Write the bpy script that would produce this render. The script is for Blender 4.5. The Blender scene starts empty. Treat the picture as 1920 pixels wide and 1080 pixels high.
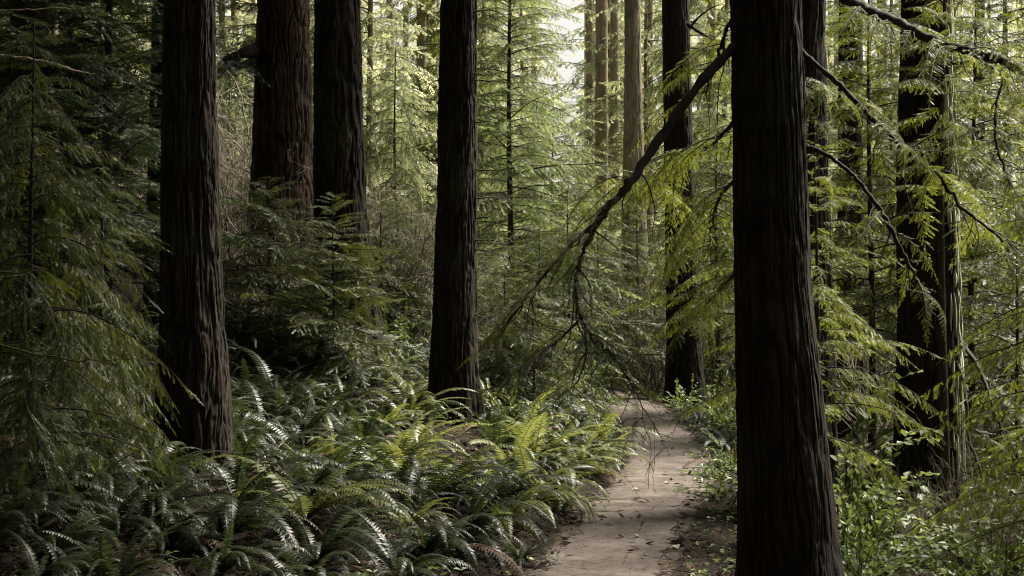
import bpy, math, random
import numpy as np
from mathutils import Vector, Matrix, Euler

SEED = 11
rng = np.random.default_rng(SEED)
random.seed(SEED)
C = bpy.context.scene.collection
SC = bpy.context.scene
R = math.radians
FPX = 2667.0            # focal length in pixels of the 1920 px wide picture
CAMZ = 1.6


# ------------------------------------------------------------------ helpers
def at(px, py, d):
    """world point seen at picture pixel px,py at depth d"""
    return np.array([(px - 960) / FPX * d, d, CAMZ + (540 - py) / FPX * d])


def _hash(ix, iy, seed):
    h = (ix.astype(np.int64) * 374761393 + iy.astype(np.int64) * 668265263 + seed * 1442695041) & 0x7FFFFFFF
    h = ((h ^ (h >> 13)) * 1274126177) & 0x7FFFFFFF
    h = h ^ (h >> 16)
    return (h & 0xFFFF) / 65535.0


def vnoise(x, y, seed=0, px=None):
    """smooth value noise -1..1, optionally periodic in x"""
    ix = np.floor(x).astype(np.int64); iy = np.floor(y).astype(np.int64)
    fx = x - ix; fy = y - iy
    fx = fx * fx * fx * (fx * (fx * 6 - 15) + 10); fy = fy * fy * fy * (fy * (fy * 6 - 15) + 10)
    x0, x1 = (ix, ix + 1) if px is None else (ix % px, (ix + 1) % px)
    a = _hash(x0, iy, seed); b = _hash(x1, iy, seed); c = _hash(x0, iy + 1, seed); d = _hash(x1, iy + 1, seed)
    return ((a + (b - a) * fx) * (1 - fy) + (c + (d - c) * fx) * fy) * 2 - 1


def sstep(a, b, x):
    t = np.clip((x - a) / (b - a), 0, 1)
    return t * t * (3 - 2 * t)


def mesh_from(name, V, F, mats, attrs=None, midx=None, smooth=False):
    V = np.ascontiguousarray(V, dtype=np.float32); F = np.ascontiguousarray(F, dtype=np.int32)
    me = bpy.data.meshes.new(name)
    me.vertices.add(len(V)); me.vertices.foreach_set('co', V.ravel())
    k = F.shape[1]
    me.loops.add(F.size); me.loops.foreach_set('vertex_index', F.ravel())
    me.polygons.add(len(F)); me.polygons.foreach_set('loop_start', np.arange(0, F.size, k, dtype=np.int32))
    for m in mats: me.materials.append(m)
    if midx is not None: me.polygons.foreach_set('material_index', np.asarray(midx, dtype=np.int32))
    if smooth: me.polygons.foreach_set('use_smooth', np.ones(len(F), dtype=bool))
    for an, arr in (attrs or {}).items():
        at_ = me.attributes.new(an, 'FLOAT', 'POINT')
        at_.data.foreach_set('value', np.ascontiguousarray(arr, dtype=np.float32))
    me.update()
    return me


def link(name, me, parent=None, loc=None):
    o = bpy.data.objects.new(name, me); C.objects.link(o)
    if parent is not None: o.parent = parent
    if loc is not None: o.location = loc
    return o


def tag(o, label=None, cat=None, group=None, kind=None):
    if label: o['label'] = label
    if cat: o['category'] = cat
    if group: o['group'] = group
    if kind: o['kind'] = kind
    return o


def thing(name, loc, label, cat, group=None):
    o = bpy.data.objects.new(name, None); C.objects.link(o)
    o.empty_display_size = .1; o.location = loc
    return tag(o, label, cat, group)


def smooth_pts(P, n):
    """Catmull-Rom through the rows of P (any width), n samples a span"""
    P = np.asarray(P, float)
    Q = np.vstack([2 * P[0] - P[1], P, 2 * P[-1] - P[-2]])
    out = []
    for i in range(1, len(Q) - 2):
        t = np.linspace(0, 1, n, endpoint=False)[:, None]
        a, b, c, d = Q[i - 1], Q[i], Q[i + 1], Q[i + 2]
        out.append(.5 * (2 * b + (c - a) * t + (2 * a - 5 * b + 4 * c - d) * t ** 2 + (3 * b - a - 3 * c + d) * t ** 3))
    out.append(P[-1:])
    return np.vstack(out)


def tube(P, r, k=5):
    """tapered tube: P (n,3), r (n,) -> V, F quads"""
    P = np.asarray(P, float); r = np.broadcast_to(np.asarray(r, float), (len(P),))
    T = np.gradient(P, axis=0); T /= np.linalg.norm(T, axis=1)[:, None] + 1e-9
    ref = np.array([0.31, 0.2, 0.93]) if abs(T[:, 2]).mean() < .8 else np.array([1., .1, .05])
    A = np.cross(T, ref); A /= np.linalg.norm(A, axis=1)[:, None] + 1e-9
    B = np.cross(T, A)
    th = np.arange(k) * 2 * math.pi / k
    V = P[:, None] + r[:, None, None] * (A[:, None] * np.cos(th)[None, :, None] + B[:, None] * np.sin(th)[None, :, None])
    n = len(P)
    i = np.arange(n - 1)[:, None] * k; j = np.arange(k)[None]
    F = np.stack([i + j, i + (j + 1) % k, i + k + (j + 1) % k, i + k + j], -1).reshape(-1, 4)
    return V.reshape(-1, 3), F


class Soup:
    """collects quads: foliage quads and wood tubes"""
    def __init__(s): s.V = []; s.F = []; s.t = []; s.m = []; s.n = 0
    def add(s, V, F, tint, m):
        V = np.asarray(V).reshape(-1, 3)
        s.V.append(V); s.F.append(np.asarray(F) + s.n); s.n += len(V)
        s.t.append(np.broadcast_to(np.asarray(tint, float), (len(V),))); s.m.append(np.full(len(F), m))
    def quads(s, Q, tint, m=0):
        Q = np.asarray(Q).reshape(-1, 4, 3); n = len(Q)
        if n == 0: return
        tint = np.asarray(tint, float)
        if tint.ndim: tint = np.repeat(tint, 4)
        s.add(Q.reshape(-1, 3), np.arange(n * 4).reshape(n, 4), tint, m)
    def arrays(s): return np.vstack(s.V), np.vstack(s.F), np.concatenate(s.t), np.concatenate(s.m)
    def mesh(s, name, mats, smooth=False):
        V, F, t, m = s.arrays()
        return mesh_from(name, V, F, mats, {'tint': t}, m, smooth)


def frame(d, up=(0, 0, 1)):
    d = np.asarray(d, float); d = d / (np.linalg.norm(d) + 1e-9)
    y = np.cross(up, d); ny = np.linalg.norm(y)
    y = y / ny if ny > 1e-4 else np.array([0, 1., 0])
    return np.stack([d, y, np.cross(d, y)], 1)      # columns


def rotz(a):
    c, s = math.cos(a), math.sin(a); return np.array([[c, -s, 0], [s, c, 0], [0, 0, 1.]])
def roty(a):
    c, s = math.cos(a), math.sin(a); return np.array([[c, 0, s], [0, 1, 0], [-s, 0, c]])
def rotx(a):
    c, s = math.cos(a), math.sin(a); return np.array([[1, 0, 0], [0, c, -s], [0, s, c]])


# ------------------------------------------------------------------ materials
def nodes(name):
    m = bpy.data.materials.new(name); m.use_nodes = True
    nt = m.node_tree; nt.nodes.clear()
    def N(t, **k):
        n = nt.nodes.new(t)
        for a, b in k.items(): setattr(n, a, b)
        return n
    L = nt.links.new
    out = N('ShaderNodeOutputMaterial')
    return m, N, L, out


def ramp(N, stops):
    r = N('ShaderNodeValToRGB'); e = r.color_ramp.elements
    while len(e) < len(stops): e.new(.5)
    for x, (p, c) in zip(e, stops): x.position = p; x.color = (*c, 1)
    return r


def leaf_mat(name, stops, rough=.45, trans=.35, spec=.5, var=.25, tcol=1.6):
    m, N, L, out = nodes(name)
    a = N('ShaderNodeAttribute', attribute_name='tint')
    oi = N('ShaderNodeObjectInfo')
    ad = N('ShaderNodeMath', operation='MULTIPLY_ADD'); ad.inputs[1].default_value = var
    sub = N('ShaderNodeMath', operation='SUBTRACT'); sub.inputs[1].default_value = .5
    L(oi.outputs['Random'], sub.inputs[0]); L(sub.outputs[0], ad.inputs[0]); L(a.outputs['Fac'], ad.inputs[2])
    r = ramp(N, stops); L(ad.outputs[0], r.inputs[0])
    p = N('ShaderNodeBsdfPrincipled'); p.inputs['Roughness'].default_value = rough
    p.inputs['Specular IOR Level'].default_value = spec
    L(r.outputs[0], p.inputs['Base Color'])
    tr = N('ShaderNodeBsdfTranslucent')
    hs = N('ShaderNodeHueSaturation'); hs.inputs['Value'].default_value = tcol; hs.inputs['Saturation'].default_value = 1.1
    hs.inputs['Hue'].default_value = .485
    L(r.outputs[0], hs.inputs['Color']); L(hs.outputs[0], tr.inputs[0])
    mx = N('ShaderNodeMixShader'); mx.inputs[0].default_value = trans
    L(p.outputs[0], mx.inputs[1]); L(tr.outputs[0], mx.inputs[2]); L(mx.outputs[0], out.inputs[0])
    return m


M = {}
M['needle'] = leaf_mat('needle_foliage', [(0, (.018, .028, .006)), (.5, (.052, .072, .014)), (1, (.120, .140, .030))])
M['needle_dark'] = leaf_mat('dark_needle_foliage', [(0, (.007, .014, .005)), (.5, (.018, .034, .009)), (1, (.050, .076, .020))])
M['needle_warm'] = leaf_mat('yellow_green_foliage', [(0, (.036, .052, .010)), (.5, (.092, .122, .020)), (1, (.185, .210, .042))], trans=.42)
M['needle_blue'] = leaf_mat('grey_green_foliage', [(0, (.032, .045, .016)), (.5, (.082, .102, .036)), (1, (.165, .185, .078))])
M['needle_pale'] = leaf_mat('glow_tinted_needle_foliage', [(0, (.07, .10, .032)), (.5, (.165, .21, .078)), (1, (.33, .365, .18))], trans=.45)  # glow of the sunlit background put into a paler needle colour
M['needle_far'] = leaf_mat('haze_tinted_far_foliage', [(0, (.14, .165, .075)), (.5, (.27, .295, .15)), (1, (.42, .43, .27))], trans=.5)  # haze and sun glow of the far wood painted into the leaf colour
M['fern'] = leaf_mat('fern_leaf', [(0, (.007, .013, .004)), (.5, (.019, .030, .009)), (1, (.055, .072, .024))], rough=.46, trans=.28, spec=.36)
M['fern_warm'] = leaf_mat('sun_tinted_yellowish_fern_leaf', [(0, (.045, .058, .014)), (.5, (.110, .130, .034)), (1, (.20, .215, .070))], rough=.46, trans=.36, spec=.36)  # yellowish fern, its colour brightened to read as sunlit beside the path
M['fern_dead'] = leaf_mat('withered_fern_leaf', [(0, (.05, .03, .015)), (1, (.14, .085, .045))], rough=.7, trans=.15, spec=.3)
M['broad'] = leaf_mat('broad_leaf', [(0, (.040, .064, .018)), (.5, (.095, .135, .036)), (1, (.20, .23, .085))], rough=.5, trans=.35, spec=.4)
M['lichen'] = leaf_mat('pale_lichen', [(0, (.20, .21, .14)), (1, (.50, .50, .38))], rough=.8, trans=.2, spec=.2)


def wood_mat(name, dark, light, scale=18, bump=.4, rough=.85):
    m, N, L, out = nodes(name)
    tc = N('ShaderNodeTexCoord'); no = N('ShaderNodeTexNoise'); no.inputs['Scale'].default_value = scale; no.inputs['Detail'].default_value = 6
    L(tc.outputs['Object'], no.inputs['Vector'])
    r = ramp(N, [(.3, dark), (.7, light)]); L(no.outputs['Fac'], r.inputs[0])
    p = N('ShaderNodeBsdfPrincipled'); p.inputs['Roughness'].default_value = rough; p.inputs['Specular IOR Level'].default_value = .25
    b = N('ShaderNodeBump'); b.inputs['Strength'].default_value = bump; b.inputs['Distance'].default_value = .01
    L(no.outputs['Fac'], b.inputs['Height']); L(b.outputs[0], p.inputs['Normal'])
    L(r.outputs[0], p.inputs['Base Color']); L(p.outputs[0], out.inputs[0])
    return m


M['twig'] = wood_mat('twig_bark', (.022, .017, .012), (.055, .042, .030))
M['limb'] = wood_mat('mossy_limb_bark', (.016, .013, .010), (.045, .036, .022), 12)
M['paletwig'] = wood_mat('bare_grey_twig', (.11, .095, .068), (.30, .265, .19), 8)
M['stick'] = wood_mat('weathered_stick', (.22, .17, .11), (.42, .34, .24), 14)
M['mossywood'] = wood_mat('mossy_old_wood', (.05, .035, .02), (.12, .12, .04), 6)


def bark_mat(name, c0, c1, c2, moss=0.0):
    m, N, L, out = nodes(name)
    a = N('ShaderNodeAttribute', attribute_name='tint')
    tc = N('ShaderNodeTexCoord')
    mp = N('ShaderNodeMapping'); mp.inputs['Scale'].default_value = (1, 1, .14); L(tc.outputs['Object'], mp.inputs[0])
    n1 = N('ShaderNodeTexNoise'); n1.inputs['Scale'].default_value = 90; n1.inputs['Detail'].default_value = 8; n1.inputs['Roughness'].default_value = .65
    L(mp.outputs[0], n1.inputs['Vector'])
    n2 = N('ShaderNodeTexNoise'); n2.inputs['Scale'].default_value = 3.2; n2.inputs['Detail'].default_value = 5; L(tc.outputs['Object'], n2.inputs['Vector'])
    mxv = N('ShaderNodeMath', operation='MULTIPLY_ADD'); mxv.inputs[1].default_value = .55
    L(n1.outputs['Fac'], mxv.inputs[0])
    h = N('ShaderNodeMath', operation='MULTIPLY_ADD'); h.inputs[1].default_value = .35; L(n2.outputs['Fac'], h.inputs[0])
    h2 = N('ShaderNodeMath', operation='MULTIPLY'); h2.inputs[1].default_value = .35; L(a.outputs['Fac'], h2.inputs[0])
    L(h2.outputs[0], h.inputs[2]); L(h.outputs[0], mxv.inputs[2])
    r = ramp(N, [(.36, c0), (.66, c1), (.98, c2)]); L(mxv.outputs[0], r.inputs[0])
    col = r.outputs[0]
    if moss:
        n3 = N('ShaderNodeTexNoise'); n3.inputs['Scale'].default_value = 2.0; n3.inputs['Detail'].default_value = 9; L(tc.outputs['Object'], n3.inputs['Vector'])
        rr = ramp(N, [(.52, (0, 0, 0)), (.66, (moss, moss, moss))]); L(n3.outputs['Fac'], rr.inputs[0])
        mx = N('ShaderNodeMix', data_type='RGBA'); L(rr.outputs[0], mx.inputs[0]); L(col, mx.inputs[6]); mx.inputs[7].default_value = (.055, .065, .028, 1)
        col = mx.outputs[2]
    p = N('ShaderNodeBsdfPrincipled'); p.inputs['Roughness'].default_value = .9; p.inputs['Specular IOR Level'].default_value = .2
    b = N('ShaderNodeBump'); b.inputs['Strength'].default_value = .8; b.inputs['Distance'].default_value = .012
    L(n1.outputs['Fac'], b.inputs['Height']); L(b.outputs[0], p.inputs['Normal'])
    L(col, p.inputs['Base Color']); L(p.outputs[0], out.inputs[0])
    return m


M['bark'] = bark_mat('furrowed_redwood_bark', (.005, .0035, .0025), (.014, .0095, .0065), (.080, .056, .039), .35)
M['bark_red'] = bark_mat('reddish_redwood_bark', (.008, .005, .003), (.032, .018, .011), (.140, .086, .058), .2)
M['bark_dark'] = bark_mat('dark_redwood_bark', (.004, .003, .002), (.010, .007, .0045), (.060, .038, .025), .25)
M['bark_far'] = bark_mat('haze_tinted_distant_bark', (.11, .086, .058), (.23, .185, .130), (.38, .32, .235), .4)  # bark colour paled to imitate distance haze on the far trunks


def ground_mat():
    m, N, L, out = nodes('forest_floor_litter')
    tc = N('ShaderNodeTexCoord')
    n1 = N('ShaderNodeTexNoise'); n1.inputs['Scale'].default_value = 2.2; n1.inputs['Detail'].default_value = 8
    n2 = N('ShaderNodeTexNoise'); n2.inputs['Scale'].default_value = 42; n2.inputs['Detail'].default_value = 8; n2.inputs['Roughness'].default_value = .75
    for n in (n1, n2): L(tc.outputs['Object'], n.inputs['Vector'])
    ad = N('ShaderNodeMath', operation='MULTIPLY_ADD'); ad.inputs[1].default_value = .5
    hf = N('ShaderNodeMath', operation='MULTIPLY'); hf.inputs[1].default_value = .5
    L(n2.outputs['Fac'], hf.inputs[0]); L(n1.outputs['Fac'], ad.inputs[0]); L(hf.outputs[0], ad.inputs[2])
    r = ramp(N, [(.34, (.007, .005, .0035)), (.5, (.020, .0135, .009)), (.66, (.050, .033, .021))]); L(ad.outputs[0], r.inputs[0])
    p = N('ShaderNodeBsdfPrincipled'); p.inputs['Roughness'].default_value = .95; p.inputs['Specular IOR Level'].default_value = .15
    b = N('ShaderNodeBump'); b.inputs['Strength'].default_value = .9; b.inputs['Distance'].default_value = .03
    L(n2.outputs['Fac'], b.inputs['Height']); L(b.outputs[0], p.inputs['Normal'])
    L(r.outputs[0], p.inputs['Base Color']); L(p.outputs[0], out.inputs[0])
    return m


def path_mat():
    m, N, L, out = nodes('trodden_path_dirt')
    tc = N('ShaderNodeTexCoord'); a = N('ShaderNodeAttribute', attribute_name='tint')
    n1 = N('ShaderNodeTexNoise'); n1.inputs['Scale'].default_value = 3; n1.inputs['Detail'].default_value = 9; n1.inputs['Roughness'].default_value = .6
    n2 = N('ShaderNodeTexNoise'); n2.inputs['Scale'].default_value = 60; n2.inputs['Detail'].default_value = 8; n2.inputs['Roughness'].default_value = .8
    for n in (n1, n2): L(tc.outputs['Object'], n.inputs['Vector'])
    r = ramp(N, [(.3, (.062, .049, .041)), (.5, (.108, .089, .077)), (.72, (.160, .137, .121))]); L(n1.outputs['Fac'], r.inputs[0])
    sp = ramp(N, [(.34, (.45, .40, .36)), (.5, (1, 1, 1)), (.72, (1.12, 1.1, 1.08))]); L(n2.outputs['Fac'], sp.inputs[0])
    mu = N('ShaderNodeMix', data_type='RGBA', blend_type='MULTIPLY'); mu.inputs[0].default_value = .8
    L(r.outputs[0], mu.inputs[6]); L(sp.outputs[0], mu.inputs[7])
    n3 = N('ShaderNodeTexNoise'); n3.inputs['Scale'].default_value = 17; n3.inputs['Detail'].default_value = 6; n3.inputs['Roughness'].default_value = .7; L(tc.outputs['Object'], n3.inputs['Vector'])
    sq = ramp(N, [(.36, (.55, .50, .46)), (.5, (1, 1, 1)), (.66, (1.15, 1.12, 1.1))]); L(n3.outputs['Fac'], sq.inputs[0])
    m3 = N('ShaderNodeMix', data_type='RGBA', blend_type='MULTIPLY'); m3.inputs[0].default_value = .75; L(mu.outputs[2], m3.inputs[6]); L(sq.outputs[0], m3.inputs[7]); mu = m3
    # litter creeping in from the verges (attribute tint: 0 verge .. 1 trodden middle)
    ed = N('ShaderNodeMath', operation='MULTIPLY_ADD'); ed.inputs[1].default_value = .9; L(n2.outputs['Fac'], ed.inputs[0])
    e2 = N('ShaderNodeMath', operation='ADD'); e2.inputs[1].default_value = -.45; L(a.outputs['Fac'], e2.inputs[0]); L(e2.outputs[0], ed.inputs[2])
    er = ramp(N, [(.18, (0, 0, 0)), (.5, (1, 1, 1))]); L(ed.outputs[0], er.inputs[0])
    mx = N('ShaderNodeMix', data_type='RGBA'); L(er.outputs[0], mx.inputs[0]); mx.inputs[6].default_value = (.055, .037, .024, 1); L(mu.outputs[2], mx.inputs[7])
    p = N('ShaderNodeBsdfPrincipled'); p.inputs['Roughness'].default_value = .95; p.inputs['Specular IOR Level'].default_value = .2
    b = N('ShaderNodeBump'); b.inputs['Strength'].default_value = .7; b.inputs['Distance'].default_value = .012
    L(n2.outputs['Fac'], b.inputs['Height']); L(b.outputs[0], p.inputs['Normal'])
    L(mx.outputs[2], p.inputs['Base Color']); L(p.outputs[0], out.inputs[0])
    return m


M['ground'] = ground_mat(); M['path'] = path_mat()
M['litter'] = leaf_mat('dry_litter', [(0, (.010, .0065, .004)), (.5, (.030, .019, .011)), (1, (.12, .082, .050))], rough=.85, trans=.1, spec=.2, var=0)
M['paleleaf'] = leaf_mat('pale_dead_leaf', [(0, (.25, .21, .15)), (1, (.45, .40, .32))], rough=.7, trans=.1, spec=.3)

# ------------------------------------------------------------------ terrain
_py = np.array([-20, 0, 4, 6, 7.9, 9.28, 10.8, 12.55, 14.2, 16.4, 18.96, 22, 26, 32, 45, 120.])
_px = np.array([-1.2, -.5, -.12, .2, .50, .75, 1.03, 1.37, 1.54, 1.63, 1.63, 1.25, .2, -2., -6, -20.])


def pathc(y): return np.interp(y, _py, _px)


def H(x, y, rough=True):
    x = np.asarray(x, float); y = np.asarray(y, float)
    s = x - pathc(y)
    ul = np.maximum(0, -s - .36); ur = np.maximum(0, s - .42)
    slope = .115 + .25 * sstep(11, 18, y)
    z = slope * ul * ul / (ul + .7) * (1 - .35 * sstep(8, 40, ul)) + .09 * sstep(0, .5, ul) * (1 - sstep(20, 30, y))
    z = z - 2.6 * (1 - np.exp(-.14 * np.maximum(0, ur - .15)))
    z = z + .02 * np.maximum(0, y - 24) * sstep(24, 50, y)
    if rough:
        w = np.clip((ul + ur) / .6, 0, 1)
        z = z + w * (.07 * vnoise(x * 1.1, y * 1.1, 5) + .035 * vnoise(x * 3.1, y * 3.1, 6) + .018 * vnoise(x * 9, y * 9, 9))
    return z


def gz(x, y): return float(H(np.array([x]), np.array([y]))[0])


xs = np.concatenate([-np.geomspace(90, 5.6, 34), np.arange(-5.5, 5.0, .065), np.geomspace(5.1, 80, 34)])
ys = np.concatenate([np.arange(-12, 5.6, .4), np.arange(5.6, 20, .065), np.geomspace(20.1, 140, 70)])
X, Y = np.meshgrid(xs, ys)
Z = H(X, Y)
nx, ny = len(xs), len(ys)
gi = (np.arange(ny - 1)[:, None] * nx + np.arange(nx - 1)[None])
GF = np.stack([gi, gi + 1, gi + nx + 1, gi + nx], -1).reshape(-1, 4)
g = link('ground', mesh_from('ground', np.stack([X, Y, Z], -1).reshape(-1, 3), GF, [M['ground']], smooth=True))
tag(g, kind='structure')

# the trodden path, a sheet just above the ground
yy = np.arange(-8, 34, .05); ss = np.linspace(-1, 1, 27)
wl = .40 + .05 * vnoise(yy * .9, yy * 0 + 3.3, 21) + .03 * vnoise(yy * 4, yy * 0 + 1.3, 22)
wr = .40 + .06 * vnoise(yy * .8, yy * 0 + 7.7, 23) + .03 * vnoise(yy * 4, yy * 0 + 5.3, 24)
SX = pathc(yy)[:, None] + np.where(ss < 0, ss * wl[:, None] * 1.12, ss * wr[:, None] * 1.12)
SY = np.repeat(yy[:, None], len(ss), 1)
SZ = H(SX, SY, True) + .014 - .02 * (np.abs(ss)[None] ** 6) + .006 * vnoise(SX * 7, SY * 7, 31)
ei = 1 - np.abs(ss)[None] + 0 * SX
ei = np.clip(ei / .42, 0, 1)
k = len(ss); pi_ = (np.arange(len(yy) - 1)[:, None] * k + np.arange(k - 1)[None])
PF = np.stack([pi_, pi_ + 1, pi_ + k + 1, pi_ + k], -1).reshape(-1, 4)
tag(link('path', mesh_from('path', np.stack([SX, SY, SZ], -1).reshape(-1, 3), PF, [M['path']], {'tint': ei.ravel()}, smooth=True)), kind='structure')

# ------------------------------------------------------------------ conifer boughs
LOD = [dict(nl=.020, nw=.0040, sp=.0085, lat=.050, sub=.045),
       dict(nl=.027, nw=.0066, sp=.0130, lat=.060, sub=.055),
       dict(nl=.046, nw=.0150, sp=.027, lat=.085, sub=.075),
       dict(nl=.10, nw=.045, sp=.062, lat=.16, sub=.15)]


def shoot(Ln, lod, r, ang=52):
    p = LOD[lod]
    n = max(3, int(Ln / p['sp'])); x = (np.arange(n) + .5) / n * Ln
    x = np.repeat(x, 2); s = np.tile([1., -1.], n)
    t = x / Ln
    nl = p['nl'] * (.55 + .45 * np.minimum(1, t / .2)) * (1 - .55 * np.clip((t - .6) / .4, 0, 1)) * r.uniform(.8, 1.15, len(x))
    a = np.radians(ang - 22 * t + r.uniform(-8, 8, len(x)))
    dx, dy, dz = np.cos(a), s * np.sin(a), r.uniform(-.25, .12, len(x))
    D = np.stack([dx, dy, dz], 1); B = np.stack([x, 0 * x, 0 * x], 1)
    Pp = np.stack([-s * np.sin(a), s * 0 + np.cos(a) * 1, 0 * x], 1)
    Pp = np.stack([-np.sin(a) * s, np.cos(a), r.uniform(-.4, .4, len(x))], 1)
    w = p['nw'] * .5
    mid = B + D * (nl * .5)[:, None]
    Q = np.stack([B, mid + Pp * w, B + D * nl[:, None], mid - Pp * w], 1)
    sw = p['nw'] * .22
    st = np.array([[[0, -sw, 0], [Ln, -sw * .4, 0], [Ln, sw * .4, 0], [0, sw, 0]]])
    return np.concatenate([Q, st], 0)


SH_LEN = [.06, .10, .15, .22, .32]
_sr = np.random.default_rng(3)
SHOOTS = {l: {L_: [shoot(L_ * (1, 1, 1.3, 2.2)[l], l, _sr) for _ in range(3)] for L_ in SH_LEN} for l in range(4)}


class Shoots:
    """many placed shoots, gathered per template"""
    def __init__(s, lod): s.lod = lod; s.d = {}
    def put(s, p, d, Ln, tint, r, up=(0, 0, 1)):
        k = min(SH_LEN, key=lambda q: abs(q * (1, 1, 1.3, 2.2)[s.lod] - Ln)); v = int(r.integers(3))
        s.d.setdefault((k, v), []).append((frame(d, up) * (Ln / (k * (1, 1, 1.3, 2.2)[s.lod])), p, tint))
    def into(s, soup, m=0):
        for (k, v), L_ in s.d.items():
            T = SHOOTS[s.lod][k][v]
            Mx = np.array([a[0] for a in L_]); P = np.array([a[1] for a in L_]); t = np.array([a[2] for a in L_])
            Q = np.einsum('kij,nqj->knqi', Mx, T) + P[:, None, None]
            soup.quads(Q.reshape(-1, 4, 3), np.repeat(t, len(T)), m)


def bough(Ln, W, lod, droop, seed, rise=.1, hang=.3, dens=1.0, base_bare=.08, wood=True, rad=None, tip=.5):
    """a flat conifer spray: main axis along +x from the origin"""
    r = np.random.default_rng(seed); p = LOD[lod]
    S = Soup(); sh = Shoots(lod)
    n = 14; t = np.linspace(0, 1, n)
    w1, w2 = r.uniform(-.06, .06, 2)
    P = np.stack([Ln * t * (1 - .12 * droop * t), Ln * (w1 * np.sin(3 * t) + w2 * t * t), Ln * (rise * t - droop * t * t)], 1)
    rr = (rad or (.006 + .001 * lod) * Ln ** .7) * (1 - .88 * t) + .0008
    if wood:
        V, F = tube(P, rr, 4 if lod else 5); S.add(V, F, .5, 1)
    base_t = r.uniform(.25, .6)
    nl = int(Ln / p['lat'] * 2 * dens)
    for i in range(nl):
        ti = base_bare + (1 - base_bare) * (i + r.uniform(0, .8)) / nl
        if r.random() < .17: continue
        side = 1 if i % 2 else -1
        q = ti * (n - 1); a = int(min(q, n - 2)); pp = P[a] + (P[a + 1] - P[a]) * (q - a)
        T = P[a + 1] - P[a]; T /= np.linalg.norm(T)
        prof = min(1, (ti - base_bare) / .18 + .35) * ((1 - ti) ** .75 * (1 - .12) + .12)
        l = W * prof * r.choice([.4, .75, 1., 1.25]) * r.uniform(.75, 1.2)
        an = R(r.uniform(46, 72)) * side
        d = rotz(an) @ T; d[2] -= hang * r.uniform(.3, 1.4); d /= np.linalg.norm(d)
        lt = np.clip(base_t + r.normal(0, .12), 0, 1)
        m = max(2, int(l / .09)); steps = l / m
        c = pp.copy(); pts = [c.copy()]
        for j in range(m):
            d[2] -= hang * .16 * r.uniform(.2, 1.5); d += r.normal(0, .05, 3); d /= np.linalg.norm(d)
            sh.put(c, d, steps * 1.08 if j < m - 1 else steps * 1.4, np.clip(lt + (.25 if j == m - 1 else 0) + r.normal(0, .08), 0, 1), r, (r.normal(0, .4), r.normal(0, .4), 1))
            c = c + d * steps; pts.append(c.copy())
        if wood and l > .14:
            V, F = tube(np.array(pts), np.linspace(.0022, .0007, len(pts)) * (1 + lod * .5), 3); S.add(V, F, .5, 1)
        ns = int(l / p['sub'] * dens)
        for j in range(ns):
            u = (j + r.uniform(.2, .9)) / ns
            q2 = u * m; b = int(min(q2, m - 1)); cc = pts[b] + (pts[b + 1] - pts[b]) * (q2 - b)
            dd = pts[b + 1] - pts[b]; dd = dd / np.linalg.norm(dd)
            d2 = rotz(R(r.uniform(35, 62)) * (1 if j % 2 else -1)) @ dd; d2[2] -= hang * r.uniform(.1, 1.1); d2 /= np.linalg.norm(d2)
            sl = max(.035, l * .42 * (1 - u * .7) * r.uniform(.6, 1.2)) * (1 + .15 * lod)
            sh.put(cc, d2, sl, np.clip(lt + .1 + r.normal(0, .1), 0, 1), r, (r.normal(0, .5), r.normal(0, .5), 1))
    sh.put(P[-1], P[-1] - P[-2], .14, .6, r)
    sh.into(S, 0)
    return S


_bcache = {}
def bough_mesh(kind, lod, v, mat):
    key = (kind, lod, v, mat)
    if key not in _bcache:
        Kd = dict(hemlock=dict(Ln=1.3, W=.38, droop=.38, hang=.28, dens=1.0, rise=.12),
                  cedar=dict(Ln=1.2, W=.33, droop=.75, hang=.75, dens=1.15, rise=.2),
                  fir=dict(Ln=1.25, W=.38, droop=.18, hang=.12, dens=1.1, rise=.05),
                  redwood=dict(Ln=1.5, W=.30, droop=.5, hang=.40, dens=1.15, rise=.15))[kind]
        s = bough(lod=lod, seed=hash((len(kind), lod, v)) % 9999 + v * 17, **Kd)
        _bcache[key] = s
    return _bcache[key]


_bm = {}
def bough_data(kind, lod, v, mat):
    key = (kind, lod, v, mat)
    if key not in _bm:
        _bm[key] = bough_mesh(kind, lod, v, mat).mesh('branch', [M[mat], M['twig']])
    return _bm[key]


NV = 5


def stem_mesh(h, r0, lean=(0, 0), k=8, seed=0, mat='twig'):
    r = np.random.default_rng(seed)
    t = np.linspace(0, 1, 24)
    P = np.stack([lean[0] * t + .02 * h * .2 * np.sin(t * 6 + seed), lean[1] * t, -.15 + (h + .15) * t], 1)
    V, F = tube(P, r0 * (1 - .93 * t) + .002, k)
    return mesh_from('trunk', V, F, [M[mat]], {'tint': np.full(len(V), .5)}, smooth=True)


def bough_layout(h, z0, spread, n, r, kind, top_taper=.9):
    out = []
    for i in range(n):
        f = (i + r.uniform(0, 1)) / n
        z = z0 + (h - z0) * f ** .9
        az = i * 2.39996 + r.uniform(-.5, .5)
        s = spread * ((1 - f) ** .7 * top_taper + (1 - top_taper)) * r.uniform(.65, 1.15)
        pit = r.uniform(-.3, .35) - .4 * f + (.15 if kind == 'cedar' else 0)
        out.append((z, az, s, pit))
    return out


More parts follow.
